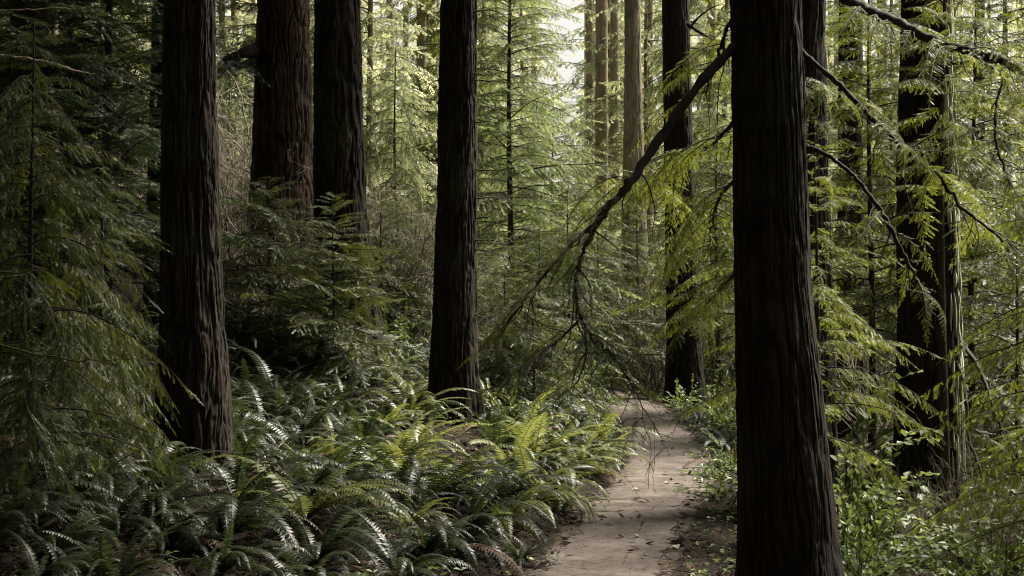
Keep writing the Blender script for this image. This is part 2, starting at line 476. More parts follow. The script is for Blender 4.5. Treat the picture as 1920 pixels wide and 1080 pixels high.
def conifer(name, label, cat, x, y, h, z0, spread, n, lod, kind='hemlock', mat='needle', group=None, r0=None, seed=0, parts=True, lean=(0, 0), stem='twig', sector=None):
    r = np.random.default_rng(seed + 1000)
    root = thing(name, (x, y, gz(x, y) - .03), label, cat, group)
    link('trunk', stem_mesh(h, r0 or .007 * h + .006, lean, seed=seed, mat=stem), root)
    lay = bough_layout(h, z0, spread, n, r, kind)
    if sector: lay = [(z, sector[0] + ((az % 6.283) / 6.283 - .5) * sector[1], s, p) for z, az, s, p in lay]
    if parts:
        # past a hundred boughs the small hidden ones share one crown mesh
        rest = lay[100:] if len(lay) > 100 else []
        if rest:
            r.shuffle(lay); lay, rest = lay[:100], lay[100:]
        for z, az, s, pit in lay:
            me = bough_data(kind, lod, int(r.integers(NV)), mat)
            o = link('branch', me, root); f = z / h
            o.location = (lean[0] * f, lean[1] * f, z)
            o.rotation_euler = Euler((r.uniform(-.6, .6), pit, az), 'XYZ')
            o.scale = (s, s * r.uniform(.85, 1.2), s)
    else: rest = lay
    if rest:
        S = Soup()
        for z, az, s, pit in rest:
            T = bough_mesh(kind, lod, int(r.integers(NV)), mat)
            V, F, t, m = T.arrays()
            Rm = rotz(az) @ roty(pit) @ rotx(r.uniform(-.6, .6))
            V2 = V @ (Rm * s).T + np.array([lean[0] * z / h, lean[1] * z / h, z])
            off = r.normal(0, .12)
            S.V.append(V2); S.F.append(F + S.n); S.n += len(V2); S.t.append(np.clip(t + off, 0, 1)); S.m.append(m)
        tag(link('crown', S.mesh('crown', [M[mat], M['twig']]), root), kind='stuff' if parts else None)
    return root


# ------------------------------------------------------------------ redwood trunks
def trunk_mesh(rows, d, ybase, seed, bark, top=24, nth=224, dz=.02, depth=.018, ridge_w=.05, flare=.25):
    rows = sorted(rows, key=lambda q: -q[0])
    z = np.array([CAMZ + (540 - q[0]) / FPX * d for q in rows])
    xc = np.array([((q[1] + q[2]) / 2 - 960) / FPX * d for q in rows])
    rad = np.array([(q[2] - q[1]) / 2 / FPX * d for q in rows])
    ztop = CAMZ + 560 / FPX * d + .3
    zb = gz(float(xc[0]), d) - .15
    zs = np.concatenate([np.arange(zb, ztop, dz), np.arange(ztop, top, .35)])
    fx = np.interp(zs, z, xc); fr = np.interp(zs, z, rad)
    # carry the taper on above the frame, and flare out at the foot
    up = zs > z[-1]
    sl = (xc[-1] - xc[0]) / (z[-1] - z[0] + 1e-6) * .5
    fx[up] = xc[-1] + sl * (zs[up] - z[-1])
    fr[up] = rad[-1] * np.clip(1 - (zs[up] - z[-1]) / (top - z[-1]) * .75, .15, 1)
    lo = zs < z[0]
    fr[lo] = rad[0] * (1 + flare * ((z[0] - zs[lo]) / max(.3, z[0] - zb)))
    # smooth the radius curve
    kk = max(3, int(.35 / dz)); ker = np.ones(kk) / kk
    nfine = int((zs < ztop).sum())
    pad = lambda a: np.convolve(np.pad(a, (kk // 2, kk - 1 - kk // 2), mode='edge'), ker, 'valid')
    fx[:nfine] = pad(fx[:nfine]); fr[:nfine] = pad(fr[:nfine])
    x0 = float(fx[0])
    th = np.arange(nth) / nth
    TH, ZZ = np.meshgrid(th, zs)
    K = max(8, int(round(2 * math.pi * float(np.median(rad)) / ridge_w)))
    wz = ZZ * 1.0
    warp = .55 * vnoise(TH * K / 2, wz * 1.9, seed + 1, max(1, K // 2)) + .28 * vnoise(TH * K, wz * 5.5, seed + 2, K)
    n1 = vnoise(TH * K + warp, wz * 1.9, seed + 3, K)
    n2 = vnoise(TH * 2 * K + warp * 2, wz * 4.2, seed + 4, 2 * K)
    n3 = vnoise(TH * 4 * K + warp * 3, wz * 10, seed + 5, 4 * K)
    n4 = vnoise(TH * 2 * K, wz * 26, seed + 6, 2 * K)
    rid = 1 - np.exp(-(n1 / .22) ** 2)
    fin = 1 - np.exp(-(n2 / .25) ** 2)
    crack = sstep(.55, .9, vnoise(TH * K * 1.0 + 7, wz * 9 + 3 * n1, seed + 11, K))
    hgt = .58 * rid + .30 * fin * (.4 + .6 * rid) + .16 * n3 + .10 * n4 - .22 * crack
    big = .05 * vnoise(TH * 4, wz * .35, seed + 7, 4) + .035 * vnoise(TH * 7, wz * .15 + 3, seed + 8, 7)
    # root buttresses near the ground
    rel = np.clip(1 - (ZZ - zb) / (1.0), 0, 1) ** 2
    butt = rel * .30 * vnoise(TH * 7, ZZ * .2, seed + 9, 7)
    RR = fr[:, None] * (1 + big + butt) + depth * (hgt - .5)
    A = TH * 2 * math.pi
    V = np.stack([fx[:, None] - x0 + RR * np.cos(A), RR * np.sin(A), ZZ - zs[0]], -1).reshape(-1, 3)
    n = len(zs)
    i = np.arange(n - 1)[:, None] * nth; j = np.arange(nth)[None]
    F = np.stack([i + j, i + (j + 1) % nth, i + nth + (j + 1) % nth, i + nth + j], -1).reshape(-1, 4)
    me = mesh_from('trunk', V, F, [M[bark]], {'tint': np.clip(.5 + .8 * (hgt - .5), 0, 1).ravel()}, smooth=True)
    def axis(zw): return float(np.interp(zw, zs, fx)), float(np.interp(zw, zs, fr))
    return me, (x0, d, float(zs[0])), axis


_crowns = {}
def crown_mesh(v, mat='needle_dark'):
    """the high crown of a redwood, centred on its trunk axis, base at z=0"""
    key = (v, mat)
    if key not in _crowns:
        r = np.random.default_rng(500 + v); S = Soup()
        for i in range(54):
            f = (i + r.random()) / 54
            z = 15 * f; az = i * 2.4 + r.uniform(-.4, .4); s = (2.7 * (1 - f) ** .8 + .5) * r.uniform(.6, 1.15)
            V, F, t, m = bough_mesh('redwood', 3, int(r.integers(NV)), mat).arrays()
            V2 = V @ (rotz(az) @ roty(r.uniform(0, .35)) @ rotx(r.uniform(-.4, .4)) * s).T + np.array([0, 0, z])
            S.V.append(V2); S.F.append(F + S.n); S.n += len(V2); S.t.append(np.clip(t + r.normal(0, .1), 0, 1)); S.m.append(m)
        _crowns[key] = S.mesh('crown', [M[mat], M['twig']])
    return _crowns[key]


TR = {}
def redwood(key, label, rows, d, seed, bark='bark', crown=8.0, name='redwood_tree', cat='redwood', group=None, cs=1.0, **kw):
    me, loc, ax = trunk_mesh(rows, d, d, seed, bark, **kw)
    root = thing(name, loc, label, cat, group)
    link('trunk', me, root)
    if crown:
        c = link('crown', crown_mesh(seed % 3), root)
        c.location = (ax(crown)[0] - loc[0], 0, crown - loc[2]); c.rotation_euler.z = seed * 1.3; c.scale = (cs, cs, cs)
    TR[key] = (root, ax, d, loc)
    return root


redwood('A', 'thick near redwood standing right beside the path, its base cut off by the frame',
        [(0, 1370, 1500), (540, 1378, 1517), (800, 1383, 1545), (1080, 1388, 1572)], 7.3, 3, 'bark_dark', crown=13, cs=0.6, nth=448, dz=.010, depth=.014, ridge_w=.034)
redwood('B', 'redwood half hidden directly behind the thick near trunk',
        [(0, 1440, 1542), (270, 1445, 1547), (600, 1450, 1556)], 10.5, 14, 'bark_dark', crown=8.5, cs=0.85, nth=224, dz=.018, depth=.024, ridge_w=.045)
redwood('C', 'dark straight redwood rising from the ferns at the lower slope, leftmost full trunk',
        [(0, 307, 402), (540, 302, 415), (700, 296, 425), (860, 282, 438)], 10.0, 25, 'bark', crown=9.5, cs=1.25, nth=352, dz=.012, depth=.025, ridge_w=.045)
redwood('D', 'slim tall redwood in the middle standing at the top of the fern bank',
        [(0, 828, 895), (540, 815, 893), (700, 806, 892), (800, 798, 900)], 13.8, 36, 'bark', crown=10, cs=0.8, nth=224, dz=.018, depth=.024, ridge_w=.045)
redwood('E', 'reddish thick redwood up the slope, left of the pair behind the sapling',
        [(0, 484, 578), (300, 474, 585), (400, 466, 592)], 18.0, 47, 'bark_red', crown=10, cs=1.2, nth=256, dz=.022, depth=.034, ridge_w=.065)
redwood('F', 'grey brown furrowed redwood up the slope, right of the pair behind the sapling',
        [(0, 590, 673), (330, 590, 686), (420, 591, 691), (540, 588, 706)], 16.5, 58, 'bark', crown=10, cs=1.1, nth=256, dz=.02, depth=.034, ridge_w=.065)
redwood('G', 'redwood standing where the path bends out of sight',
        [(0, 1241, 1290), (440, 1246, 1305), (640, 1248, 1313), (740, 1244, 1322)], 21.0, 69, 'bark_dark', crown=11, cs=0.8, nth=176, dz=.028, depth=.016, ridge_w=.055)
redwood('H', 'broad dark redwood with pale lichen strips down its sunlit side, below the path',
        [(0, 1694, 1778), (330, 1686, 1788), (640, 1688, 1796), (900, 1678, 1802), (1040, 1664, 1818)], 12.0, 80, 'bark_dark', crown=11, cs=0.6, nth=224, dz=.018, depth=.018, ridge_w=.05)
redwood('I', 'narrow dark redwood seen in the gap beyond the two near trunks',
        [(0, 1573, 1616), (400, 1572, 1620), (690, 1570, 1628)], 20.0, 91, 'bark_dark', crown=14, cs=0.5, nth=144, dz=.03, ridge_w=.055)
redwood('J', 'slender tan trunk behind the drooping limb, just left of the redwood at the path bend',
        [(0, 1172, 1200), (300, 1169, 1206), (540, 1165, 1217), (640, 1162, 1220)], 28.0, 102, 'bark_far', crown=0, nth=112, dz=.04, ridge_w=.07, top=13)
redwood('K', 'black trunk tucked behind the left edge of the leftmost full redwood',
        [(0, 288, 335), (570, 270, 330)], 15.0, 113, 'bark_dark', crown=8.5, cs=1.3, nth=144, dz=.024)
redwood('L', 'dark trunk among the firs at the upper left corner',
        [(0, 22, 88), (140, 20, 90)], 17.0, 124, 'bark_dark', crown=9.5, cs=1.3, nth=144, dz=.026)
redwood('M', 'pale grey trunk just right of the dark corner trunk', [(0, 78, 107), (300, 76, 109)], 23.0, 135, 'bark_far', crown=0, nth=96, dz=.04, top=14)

# thin far trunks in the hazy gap
FAR = [(1128, 22, 38, 'second thin pale trunk left of the far group, in the bright gap'),
       (1152, 15, 42, 'thinnest tan trunk of the far group in the bright gap'),
       (1184, 21, 35, 'straight tan trunk in the middle of the far group in the bright gap'),
       (1217, 14, 40, 'greenish thin trunk nearest the redwood at the path bend'),
       (790, 17, 36, 'thin grey trunk seen high up between the middle redwood and the furrowed one'),
       (730, 12, 44, 'faint thin trunk above the bright young hemlock'),
       (1335, 16, 41, 'faint trunk between the path bend redwood and the thick near trunk'),
       (1105, 12, 46, 'faintest thin trunk at the edge of the bright gap'),
       (440, 14, 38, 'thin trunk in the twiggy gap behind the leftmost full redwood'),
       (560, 12, 40, 'thin trunk hidden between the two slope redwoods'),
       (1655, 18, 30, 'thin trunk left of the lichen striped redwood'),
       (1838, 16, 27, 'thin dark trunk right of the lichen striped redwood')]
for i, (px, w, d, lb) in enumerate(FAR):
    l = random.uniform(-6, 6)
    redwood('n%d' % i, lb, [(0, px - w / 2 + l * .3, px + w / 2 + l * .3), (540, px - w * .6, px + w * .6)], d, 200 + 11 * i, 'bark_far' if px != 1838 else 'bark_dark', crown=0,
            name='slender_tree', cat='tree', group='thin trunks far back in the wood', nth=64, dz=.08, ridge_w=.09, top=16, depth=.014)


# ------------------------------------------------------------------ limbs and hanging branches (parts of their trees)
def limb(tree, pts, rads, name='branch', n_b=0, bough_kind='redwood', mat='needle_warm', lod=0, seed=0, sc=(.25, .5), t0=.15, down=.6, k=7, wood='limb', twigs=0):
    """pts: (px, py, depth). A crooked limb with side twigs and leafy sprays as its sub-part"""
    root, ax, dd, loc = TR[tree]; r = np.random.default_rng(seed + 77)
    P = np.array([at(*q) for q in pts]) - np.array(loc)
    Q = smooth_pts(np.column_stack([P, rads]), 8)
    P2 = Q[:, :3] + r.normal(0, .006, (len(Q), 3)) * np.linspace(.3, 1, len(Q))[:, None]
    S = Soup(); V, F = tube(P2, Q[:, 3] * (1 + .12 * r.normal(0, 1, len(Q))), k); S.add(V, F, .5, 0)
    seg = len(P2)
    for i in range(twigs):                      # crooked bare side twigs
        a = int(r.uniform(t0, 1) * (seg - 2)); T = P2[a + 1] - P2[a]; T /= np.linalg.norm(T)
        d = T + r.normal(0, .55, 3); d[2] -= .25; d /= np.linalg.norm(d); c = P2[a].copy(); pp = [c.copy()]
        for j in range(int(r.integers(4, 9))):
            d = d + r.normal(0, .22, 3); d[2] -= .05; d /= np.linalg.norm(d); c = c + d * .055; pp.append(c.copy())
        V, F = tube(np.array(pp), np.linspace(min(.005, Q[a, 3] * .6), .0012, len(pp)), 4); S.add(V, F, .5, 0)
    b = link(name, S.mesh(name, [M[wood]], True), root)
    if n_b:
        S2 = Soup()
        for i in range(n_b):
            t = t0 + (1 - t0) * (i + r.random()) / n_b
            a = int(min(t * (seg - 1), seg - 2)); T = P2[a + 1] - P2[a]
            az = math.atan2(T[1], T[0]) + r.choice([-1, 1]) * r.uniform(.3, 1.4)
            V, F, tt, m = bough_mesh(bough_kind, lod, int(r.integers(NV)), mat).arrays()
            s = r.uniform(*sc)
            Rm = rotz(az) @ roty(r.uniform(.1, down)) @ rotx(r.uniform(-.6, .6))
            S2.V.append(V @ (Rm * s).T + P2[a]); S2.F.append(F + S2.n); S2.n += len(V); S2.t.append(np.clip(tt + r.normal(0, .12), 0, 1)); S2.m.append(m)
        link('foliage', S2.mesh('foliage', [M[mat], M['twig']]), b)
    return b


# the long crooked limb reaching over the path
limb('A', [(1385, 82, 7.3), (1345, 120, 7.2), (1300, 172, 7.15), (1230, 270, 7.1), (1180, 345, 7.0), (1135, 395, 6.95), (1105, 445, 6.9), (1084, 505, 6.85), (1080, 560, 6.8), (1094, 610, 6.8), (1125, 645, 6.75), (1160, 680, 6.7)],
     [.028, .026, .024, .024, .021, .018, .015, .012, .011, .009, .007, .003], n_b=14, mat='needle', seed=1, sc=(.12, .26), t0=.3, twigs=16)
limb('A', [(1118, 418, 6.9), (1075, 455, 6.9), (1030, 505, 6.85), (985, 560, 6.8), (950, 610, 6.8), (925, 660, 6.75)], [.011, .009, .008, .006, .004, .002], n_b=18, mat='needle', seed=2, sc=(.12, .26), t0=.1, twigs=10)
limb('A', [(1092, 595, 6.8), (1055, 630, 6.8), (1015, 665, 6.75), (975, 690, 6.7), (930, 740, 6.7)], [.007, .006, .005, .004, .0015], n_b=14, mat='needle', seed=3, sc=(.12, .24), t0=.1, twigs=8)
limb('A', [(1096, 615, 6.8), (1100, 660, 6.7), (1085, 710, 6.7), (1062, 750, 6.6)], [.006, .005, .003, .0015], n_b=7, mat='needle', seed=4, sc=(.12, .22), t0=.2, twigs=7)
limb('A', [(1140, 655, 6.75), (1175, 705, 6.7), (1205, 760, 6.6), (1235, 815, 6.55), (1258, 850, 6.5)], [.004, .0035, .003, .002, .001], n_b=7, mat='needle', seed=5, sc=(.10, .2), t0=.1, twigs=8, down=1.0)
limb('A', [(1378, 30, 7.3), (1360, 60, 7.35), (1345, 110, 7.4), (1322, 180, 7.5)], [.012, .010, .008, .003], n_b=7, mat='needle_warm', seed=6, sc=(.22, .4), t0=.2, twigs=5)
limb('A', [(1375, 230, 7.5), (1340, 265, 7.8), (1290, 300, 8.2), (1235, 330, 8.5), (1150, 330, 8.8)], [.012, .010, .008, .005, .002], n_b=20, mat='needle_warm', seed=7, sc=(.3, .55), t0=.05, twigs=5)
limb('A', [(1385, 330, 7.6), (1350, 370, 8.0), (1335, 420, 8.3), (1325, 460, 8.6)], [.012, .010, .006, .002], n_b=20, mat='needle', seed=8, sc=(.3, .5), t0=.05, twigs=5)
limb('A', [(1390, 500, 7.6), (1360, 530, 7.9), (1335, 560, 8.1), (1315, 580, 8.3), (1300, 600, 8.4)], [.013, .011, .008, .005, .002], n_b=14, mat='needle', seed=9, sc=(.2, .36), t0=.0, twigs=3)
# limbs on the far side of the near trunk
limb('A', [(1490, 82, 7.3), (1530, 120, 7.2), (1580, 165, 7.1), (1635, 220, 7.0), (1680, 265, 6.95), (1725, 305, 6.9), (1765, 335, 6.9), (1800, 385, 6.85), (1855, 430, 6.8), (1925, 478, 6.8)],
     [.014, .013, .013, .012, .011, .009, .009, .008, .006, .004], n_b=14, mat='needle_warm', seed=10, sc=(.2, .42), t0=.25, twigs=9)
limb('A', [(1500, 270, 7.3), (1545, 288, 7.2), (1590, 320, 7.15), (1630, 365, 7.1), (1662, 415, 7.05), (1692, 470, 7.0), (1715, 520, 7.0), (1740, 555, 7.0)], [.014, .012, .011, .011, .011, .010, .008, .004], n_b=5, mat='needle_warm', seed=11, sc=(.2, .35), t0=.5, twigs=6)
limb('A', [(1500, 150, 7.4), (1520, 148, 7.4), (1550, 160, 7.3), (1580, 180, 7.3)], [.008, .006, .004, .001], n_b=7, mat='needle_warm', seed=12, sc=(.14, .26), t0=.1)
limb('A', [(1510, 225, 7.3), (1525, 222, 7.3), (1548, 228, 7.25)], [.005, .004, .001], n_b=5, mat='needle_blue', seed=13, sc=(.10, .16), t0=.3)
# the heavy limb across the upper right corner belongs to the lichen striped redwood's neighbour behind the near trunk
limb('B', [(1525, -60, 10.4), (1580, -8, 9.9), (1635, 22, 9.5), (1690, 45, 9.2), (1740, 72, 9.0), (1800, 92, 8.8), (1860, 108, 8.6), (1920, 132, 8.4), (2010, 180, 8.2)],
     [.045, .040, .036, .034, .034, .030, .028, .026, .02], n_b=16, mat='needle_warm', seed=14, sc=(.3, .6), t0=.2, twigs=14)
limb('H', [(1790, 640, 12), (1815, 660, 11.6), (1840, 700, 11.3), (1862, 760, 11.0), (1885, 830, 10.8), (1915, 880, 10.6)], [.02, .018, .016, .014, .010, .004], n_b=6, mat='needle', seed=15, sc=(.3, .5), t0=.4, twigs=12)
limb('H', [(1785, 665, 12), (1803, 700, 11.7), (1812, 760, 11.5), (1815, 820, 11.4), (1838, 880, 11.2), (1870, 950, 11.0)], [.018, .016, .014, .012, .009, .003], n_b=4, mat='needle', seed=16, sc=(.25, .45), t0=.4, twigs=12)
limb('H', [(1770, 120, 12), (1830, 118, 11.2), (1878, 140, 10.8), (1868, 200, 10.7), (1866, 260, 10.6), (1885, 320, 10.5), (1925, 400, 10.4)], [.016, .014, .012, .012, .010, .008, .005], n_b=10, mat='needle_warm', seed=17, sc=(.35, .6), t0=.3, twigs=10)
for q, (y0, sg, ln) in enumerate([(22, 1, 60), (138, 1, 45), (148, -1, 20), (150, 1, 70), (230, 1, 35), (318, 1, 55), (372, 1, 60), (410, 1, 55), (450, 1, 62), (468, 1, 40), (512, -1, 14), (300, -1, 22), (590, 1, 30)]):
    xa = 893 if sg > 0 else 822
    limb('D', [(xa - sg * 4, y0, 13.75), (xa + sg * ln * .5, y0 + random.uniform(-4, 6), 13.6), (xa + sg * ln, y0 + random.uniform(-3, 16), 13.5)], [.009, .006, .002], seed=30 + q, k=4)
limb('E', [(478, 112, 17.8), (455, 122, 17.5), (430, 118, 17.2), (415, 132, 17.0)], [.05, .045, .03, .01], seed=63, n_b=16, mat='needle_dark', sc=(.2, .4), lod=1, t0=.05, twigs=8)
limb('E', [(480, 95, 17.8), (460, 98, 17.6), (440, 108, 17.5), (418, 112, 17.4)], [.09, .07, .06, .02], seed=60, n_b=4, mat='needle_dark', sc=(.25, .4), lod=1)
limb('G', [(1290, 45, 20.8), (1315, 62, 20.5), (1345, 78, 20.3)], [.03, .025, .01], seed=61)
limb('G', [(1292, 52, 20.8), (1318, 25, 20.5), (1348, 8, 20.3)], [.02, .014, .008], seed=62)

# lichen strips on the sunlit side of the striped redwood
def lichen_strips():
    root, ax, d, loc = TR['H']; r = np.random.default_rng(5); S = Soup()
    for i in range(120):
        a = r.normal(-.72, .30); z = r.uniform(.0, 4.4); ln = r.uniform(.1, .4)
        zz = np.linspace(0, ln, 5); P = []
        for q in zz:
            x, rr = ax(z + q + loc[2] * 0); P.append([x - loc[0] + (rr + .022) * math.cos(a), (rr + .022) * math.sin(a), z + q - loc[2]]); a += r.normal(0, .012)
        V, F = tube(np.array(P), np.array([.003, .010, .012, .009, .003]) * r.uniform(.6, 1.5), 4); S.add(V, F, r.random(), 0)
    link('lichen', S.mesh('lichen', [M['lichen']]), root)
lichen_strips()


# ------------------------------------------------------------------ conifers
def cx(px, d): return (px - 960) / FPX * d


CON = [
    # name, label, px, d, h, z0, spread, n, lod, kind, mat, parts
    ('cedar_sapling', 'drooping yellow green young cedar filling the lower left edge', 60, 8.2, 2.75, .15, 1.0, 130, 0, 'cedar', 'needle', True),
    ('cedar_sapling', 'smaller drooping cedar with pale tips beside the leftmost full redwood', 190, 9.3, 2.1, .1, .75, 90, 0, 'cedar', 'needle', True),
    ('fir_tree', 'dark layered fir right behind the drooping cedar, nearest the leftmost full redwood', 205, 14.0, 7.0, .6, 1.2, 250, 1, 'fir', 'needle_dark', True),
    ('fir_tree', 'dark fir at the far left edge in front of the corner trunk', 40, 13.2, 6.5, .6, 1.25, 230, 1, 'fir', 'needle_dark', True),
    ('fir_tree', 'lighter green fir rising in the gap between the two dark firs', 130, 18.0, 8.0, 1.2, 1.4, 220, 1, 'fir', 'needle', True),
    ('cedar_sapling', 'bushy green sapling in front of the furrowed slope redwood', 625, 14.6, 1.85, .1, .85, 105, 1, 'fir', 'needle', True),
    ('cedar_sapling', 'dull olive sapling in front of the reddish slope redwood', 505, 15.2, 1.85, .1, .95, 105, 1, 'hemlock', 'needle', True),
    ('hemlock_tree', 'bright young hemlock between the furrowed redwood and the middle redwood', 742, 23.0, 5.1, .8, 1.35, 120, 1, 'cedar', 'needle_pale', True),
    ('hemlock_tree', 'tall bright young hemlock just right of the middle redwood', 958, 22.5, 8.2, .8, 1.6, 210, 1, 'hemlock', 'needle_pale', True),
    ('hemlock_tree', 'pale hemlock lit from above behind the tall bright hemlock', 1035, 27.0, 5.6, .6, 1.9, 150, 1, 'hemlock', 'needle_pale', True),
    ('hemlock_tree', 'low hemlock with fine twigs beside the path crest', 1010, 17.8, 2.1, .1, .95, 105, 1, 'hemlock', 'needle', True),
    ('hemlock_tree', 'feathery hemlock right of the middle redwood foot', 945, 15.6, 1.6, .1, .7, 78, 1, 'hemlock', 'needle', True),
    ('hemlock_tree', 'small hemlock beyond the path crest under the limb', 1120, 22.5, 3.1, .2, 1.15, 108, 1, 'hemlock', 'needle_blue', True),
    ('hemlock_tree', 'grey green hemlock left of the path bend redwood', 1195, 25.5, 3.6, .2, 1.1, 105, 1, 'hemlock', 'needle_blue', True),
    ('hemlock_tree', 'leafy young tree behind the limb, hiding the path bend redwood in its middle', 1412, 18.0, 5.4, 1.5, 1.3, 96, 1, 'redwood', 'needle_warm', True),
    ('young_redwood', 'yellow green drooping young redwood right of the two near trunks', 1632, 16.0, 6.2, 1.6, 1.3, 138, 1, 'redwood', 'needle_warm', True),
    ('young_redwood', 'sunlit young redwood reaching in over the right edge', 2095, 9.6, 4.8, .5, 1.15, 126, 0, 'redwood', 'needle_warm', True),
    ('young_redwood', 'bright young redwood hanging in front of the lichen striped trunk', 1770, 11.3, 5.6, 2.75, .75, 66, 0, 'redwood', 'needle_warm', True),
    ('young_redwood', 'grey green young redwood behind the lichen striped trunk', 1825, 16.0, 6.4, .5, 1.5, 144, 1, 'redwood', 'needle_blue', True),
    ('young_redwood', 'pale feathery young redwood in the gap left of the striped trunk', 1668, 22.0, 7.2, .6, 1.6, 150, 1, 'cedar', 'needle_blue', True),
    ('young_redwood', 'darker young redwood low at the right edge below the path', 1905, 12.8, 3.2, .1, 1.2, 105, 1, 'redwood', 'needle', True),
    ('young_redwood', 'narrow bright sprig tree hugging the right side of the near trunk', 1530, 9.3, 2.9, .9, .65, 70, 0, 'redwood', 'needle_warm', True),
    ('hemlock_tree', 'bushy hemlock at the far end of the path, left of the crest', 1065, 20.5, 3.0, .2, 1.1, 110, 1, 'hemlock', 'needle', True),
    ('hemlock_tree', 'low spreading hemlock right behind the fern bank', 1000, 15.2, 1.5, .1, .8, 80, 1, 'hemlock', 'needle', True),
    ('hemlock_tree', 'shaded hemlock sapling left of the middle redwood, taller one', 715, 17.6, 1.9, .1, .9, 84, 1, 'hemlock', 'needle', True),
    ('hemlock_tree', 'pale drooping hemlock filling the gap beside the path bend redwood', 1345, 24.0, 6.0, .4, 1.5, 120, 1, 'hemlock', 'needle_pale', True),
    ('hemlock_tree', 'hemlock behind the reddish slope redwood in the twiggy gap', 430, 24.0, 4.2, 1.0, 1.1, 75, 2, 'hemlock', 'needle_blue', True),
    ('hemlock_tree', 'dim hemlock between the middle redwood and the furrowed one', 770, 19.0, 2.0, .1, 1.0, 90, 1, 'hemlock', 'needle', True),
]
for i, (nm, lb, px, d, h, z0, sp, n, lod, kind, mat, parts) in enumerate(CON):
    conifer(nm, lb, nm.replace('_', ' ').replace(' tree', ''), cx(px, d), d, h, z0, sp, n, lod, kind, mat, seed=i * 7 + 2, parts=parts)

# far conifers: each its own trunk and crown
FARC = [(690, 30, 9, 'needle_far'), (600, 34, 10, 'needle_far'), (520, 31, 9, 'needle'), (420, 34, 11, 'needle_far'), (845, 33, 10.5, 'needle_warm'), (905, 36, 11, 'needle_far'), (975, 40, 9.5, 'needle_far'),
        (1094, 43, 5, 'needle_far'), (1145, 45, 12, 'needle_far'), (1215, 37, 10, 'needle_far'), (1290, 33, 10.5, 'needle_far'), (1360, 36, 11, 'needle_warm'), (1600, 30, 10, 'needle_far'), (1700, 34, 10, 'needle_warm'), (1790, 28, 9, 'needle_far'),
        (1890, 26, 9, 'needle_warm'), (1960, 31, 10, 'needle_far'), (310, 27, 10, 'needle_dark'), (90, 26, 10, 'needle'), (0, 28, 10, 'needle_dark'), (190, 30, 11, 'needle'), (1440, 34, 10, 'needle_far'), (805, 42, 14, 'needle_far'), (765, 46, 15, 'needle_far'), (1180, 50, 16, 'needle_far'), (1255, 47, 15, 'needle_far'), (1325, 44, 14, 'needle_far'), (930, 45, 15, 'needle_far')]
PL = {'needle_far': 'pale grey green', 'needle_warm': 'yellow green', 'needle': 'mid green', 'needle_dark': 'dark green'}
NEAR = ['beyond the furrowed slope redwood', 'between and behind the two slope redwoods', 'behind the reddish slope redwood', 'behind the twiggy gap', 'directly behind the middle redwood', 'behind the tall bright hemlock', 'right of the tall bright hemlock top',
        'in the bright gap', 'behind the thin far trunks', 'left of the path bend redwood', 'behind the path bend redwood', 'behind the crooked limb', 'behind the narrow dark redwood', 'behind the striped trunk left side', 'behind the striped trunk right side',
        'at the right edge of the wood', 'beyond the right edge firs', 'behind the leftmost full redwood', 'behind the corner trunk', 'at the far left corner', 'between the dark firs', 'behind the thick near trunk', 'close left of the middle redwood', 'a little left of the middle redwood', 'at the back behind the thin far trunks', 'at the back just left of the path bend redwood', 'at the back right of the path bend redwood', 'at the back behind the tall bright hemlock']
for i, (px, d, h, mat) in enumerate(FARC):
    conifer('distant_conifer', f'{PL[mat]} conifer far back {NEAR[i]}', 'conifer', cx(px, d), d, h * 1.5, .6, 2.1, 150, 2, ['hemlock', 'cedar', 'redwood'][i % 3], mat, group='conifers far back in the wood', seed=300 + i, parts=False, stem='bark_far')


# the far wood: one mass nobody could count
def far_wood():
    r = np.random.default_rng(8); S = Soup()
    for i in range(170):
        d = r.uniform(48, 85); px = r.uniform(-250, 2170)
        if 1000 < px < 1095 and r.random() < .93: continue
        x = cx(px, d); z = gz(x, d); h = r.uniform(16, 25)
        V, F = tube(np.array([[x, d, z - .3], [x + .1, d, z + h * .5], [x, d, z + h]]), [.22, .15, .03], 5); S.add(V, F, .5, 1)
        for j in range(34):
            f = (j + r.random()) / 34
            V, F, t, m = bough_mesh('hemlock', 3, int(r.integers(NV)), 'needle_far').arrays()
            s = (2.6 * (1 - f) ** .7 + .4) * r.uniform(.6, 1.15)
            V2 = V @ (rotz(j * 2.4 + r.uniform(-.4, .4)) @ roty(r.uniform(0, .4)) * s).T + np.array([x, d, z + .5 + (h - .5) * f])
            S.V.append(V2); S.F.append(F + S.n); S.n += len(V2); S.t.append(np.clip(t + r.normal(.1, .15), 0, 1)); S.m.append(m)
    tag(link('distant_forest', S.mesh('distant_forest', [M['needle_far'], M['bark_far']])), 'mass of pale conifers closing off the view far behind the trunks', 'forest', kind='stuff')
far_wood()


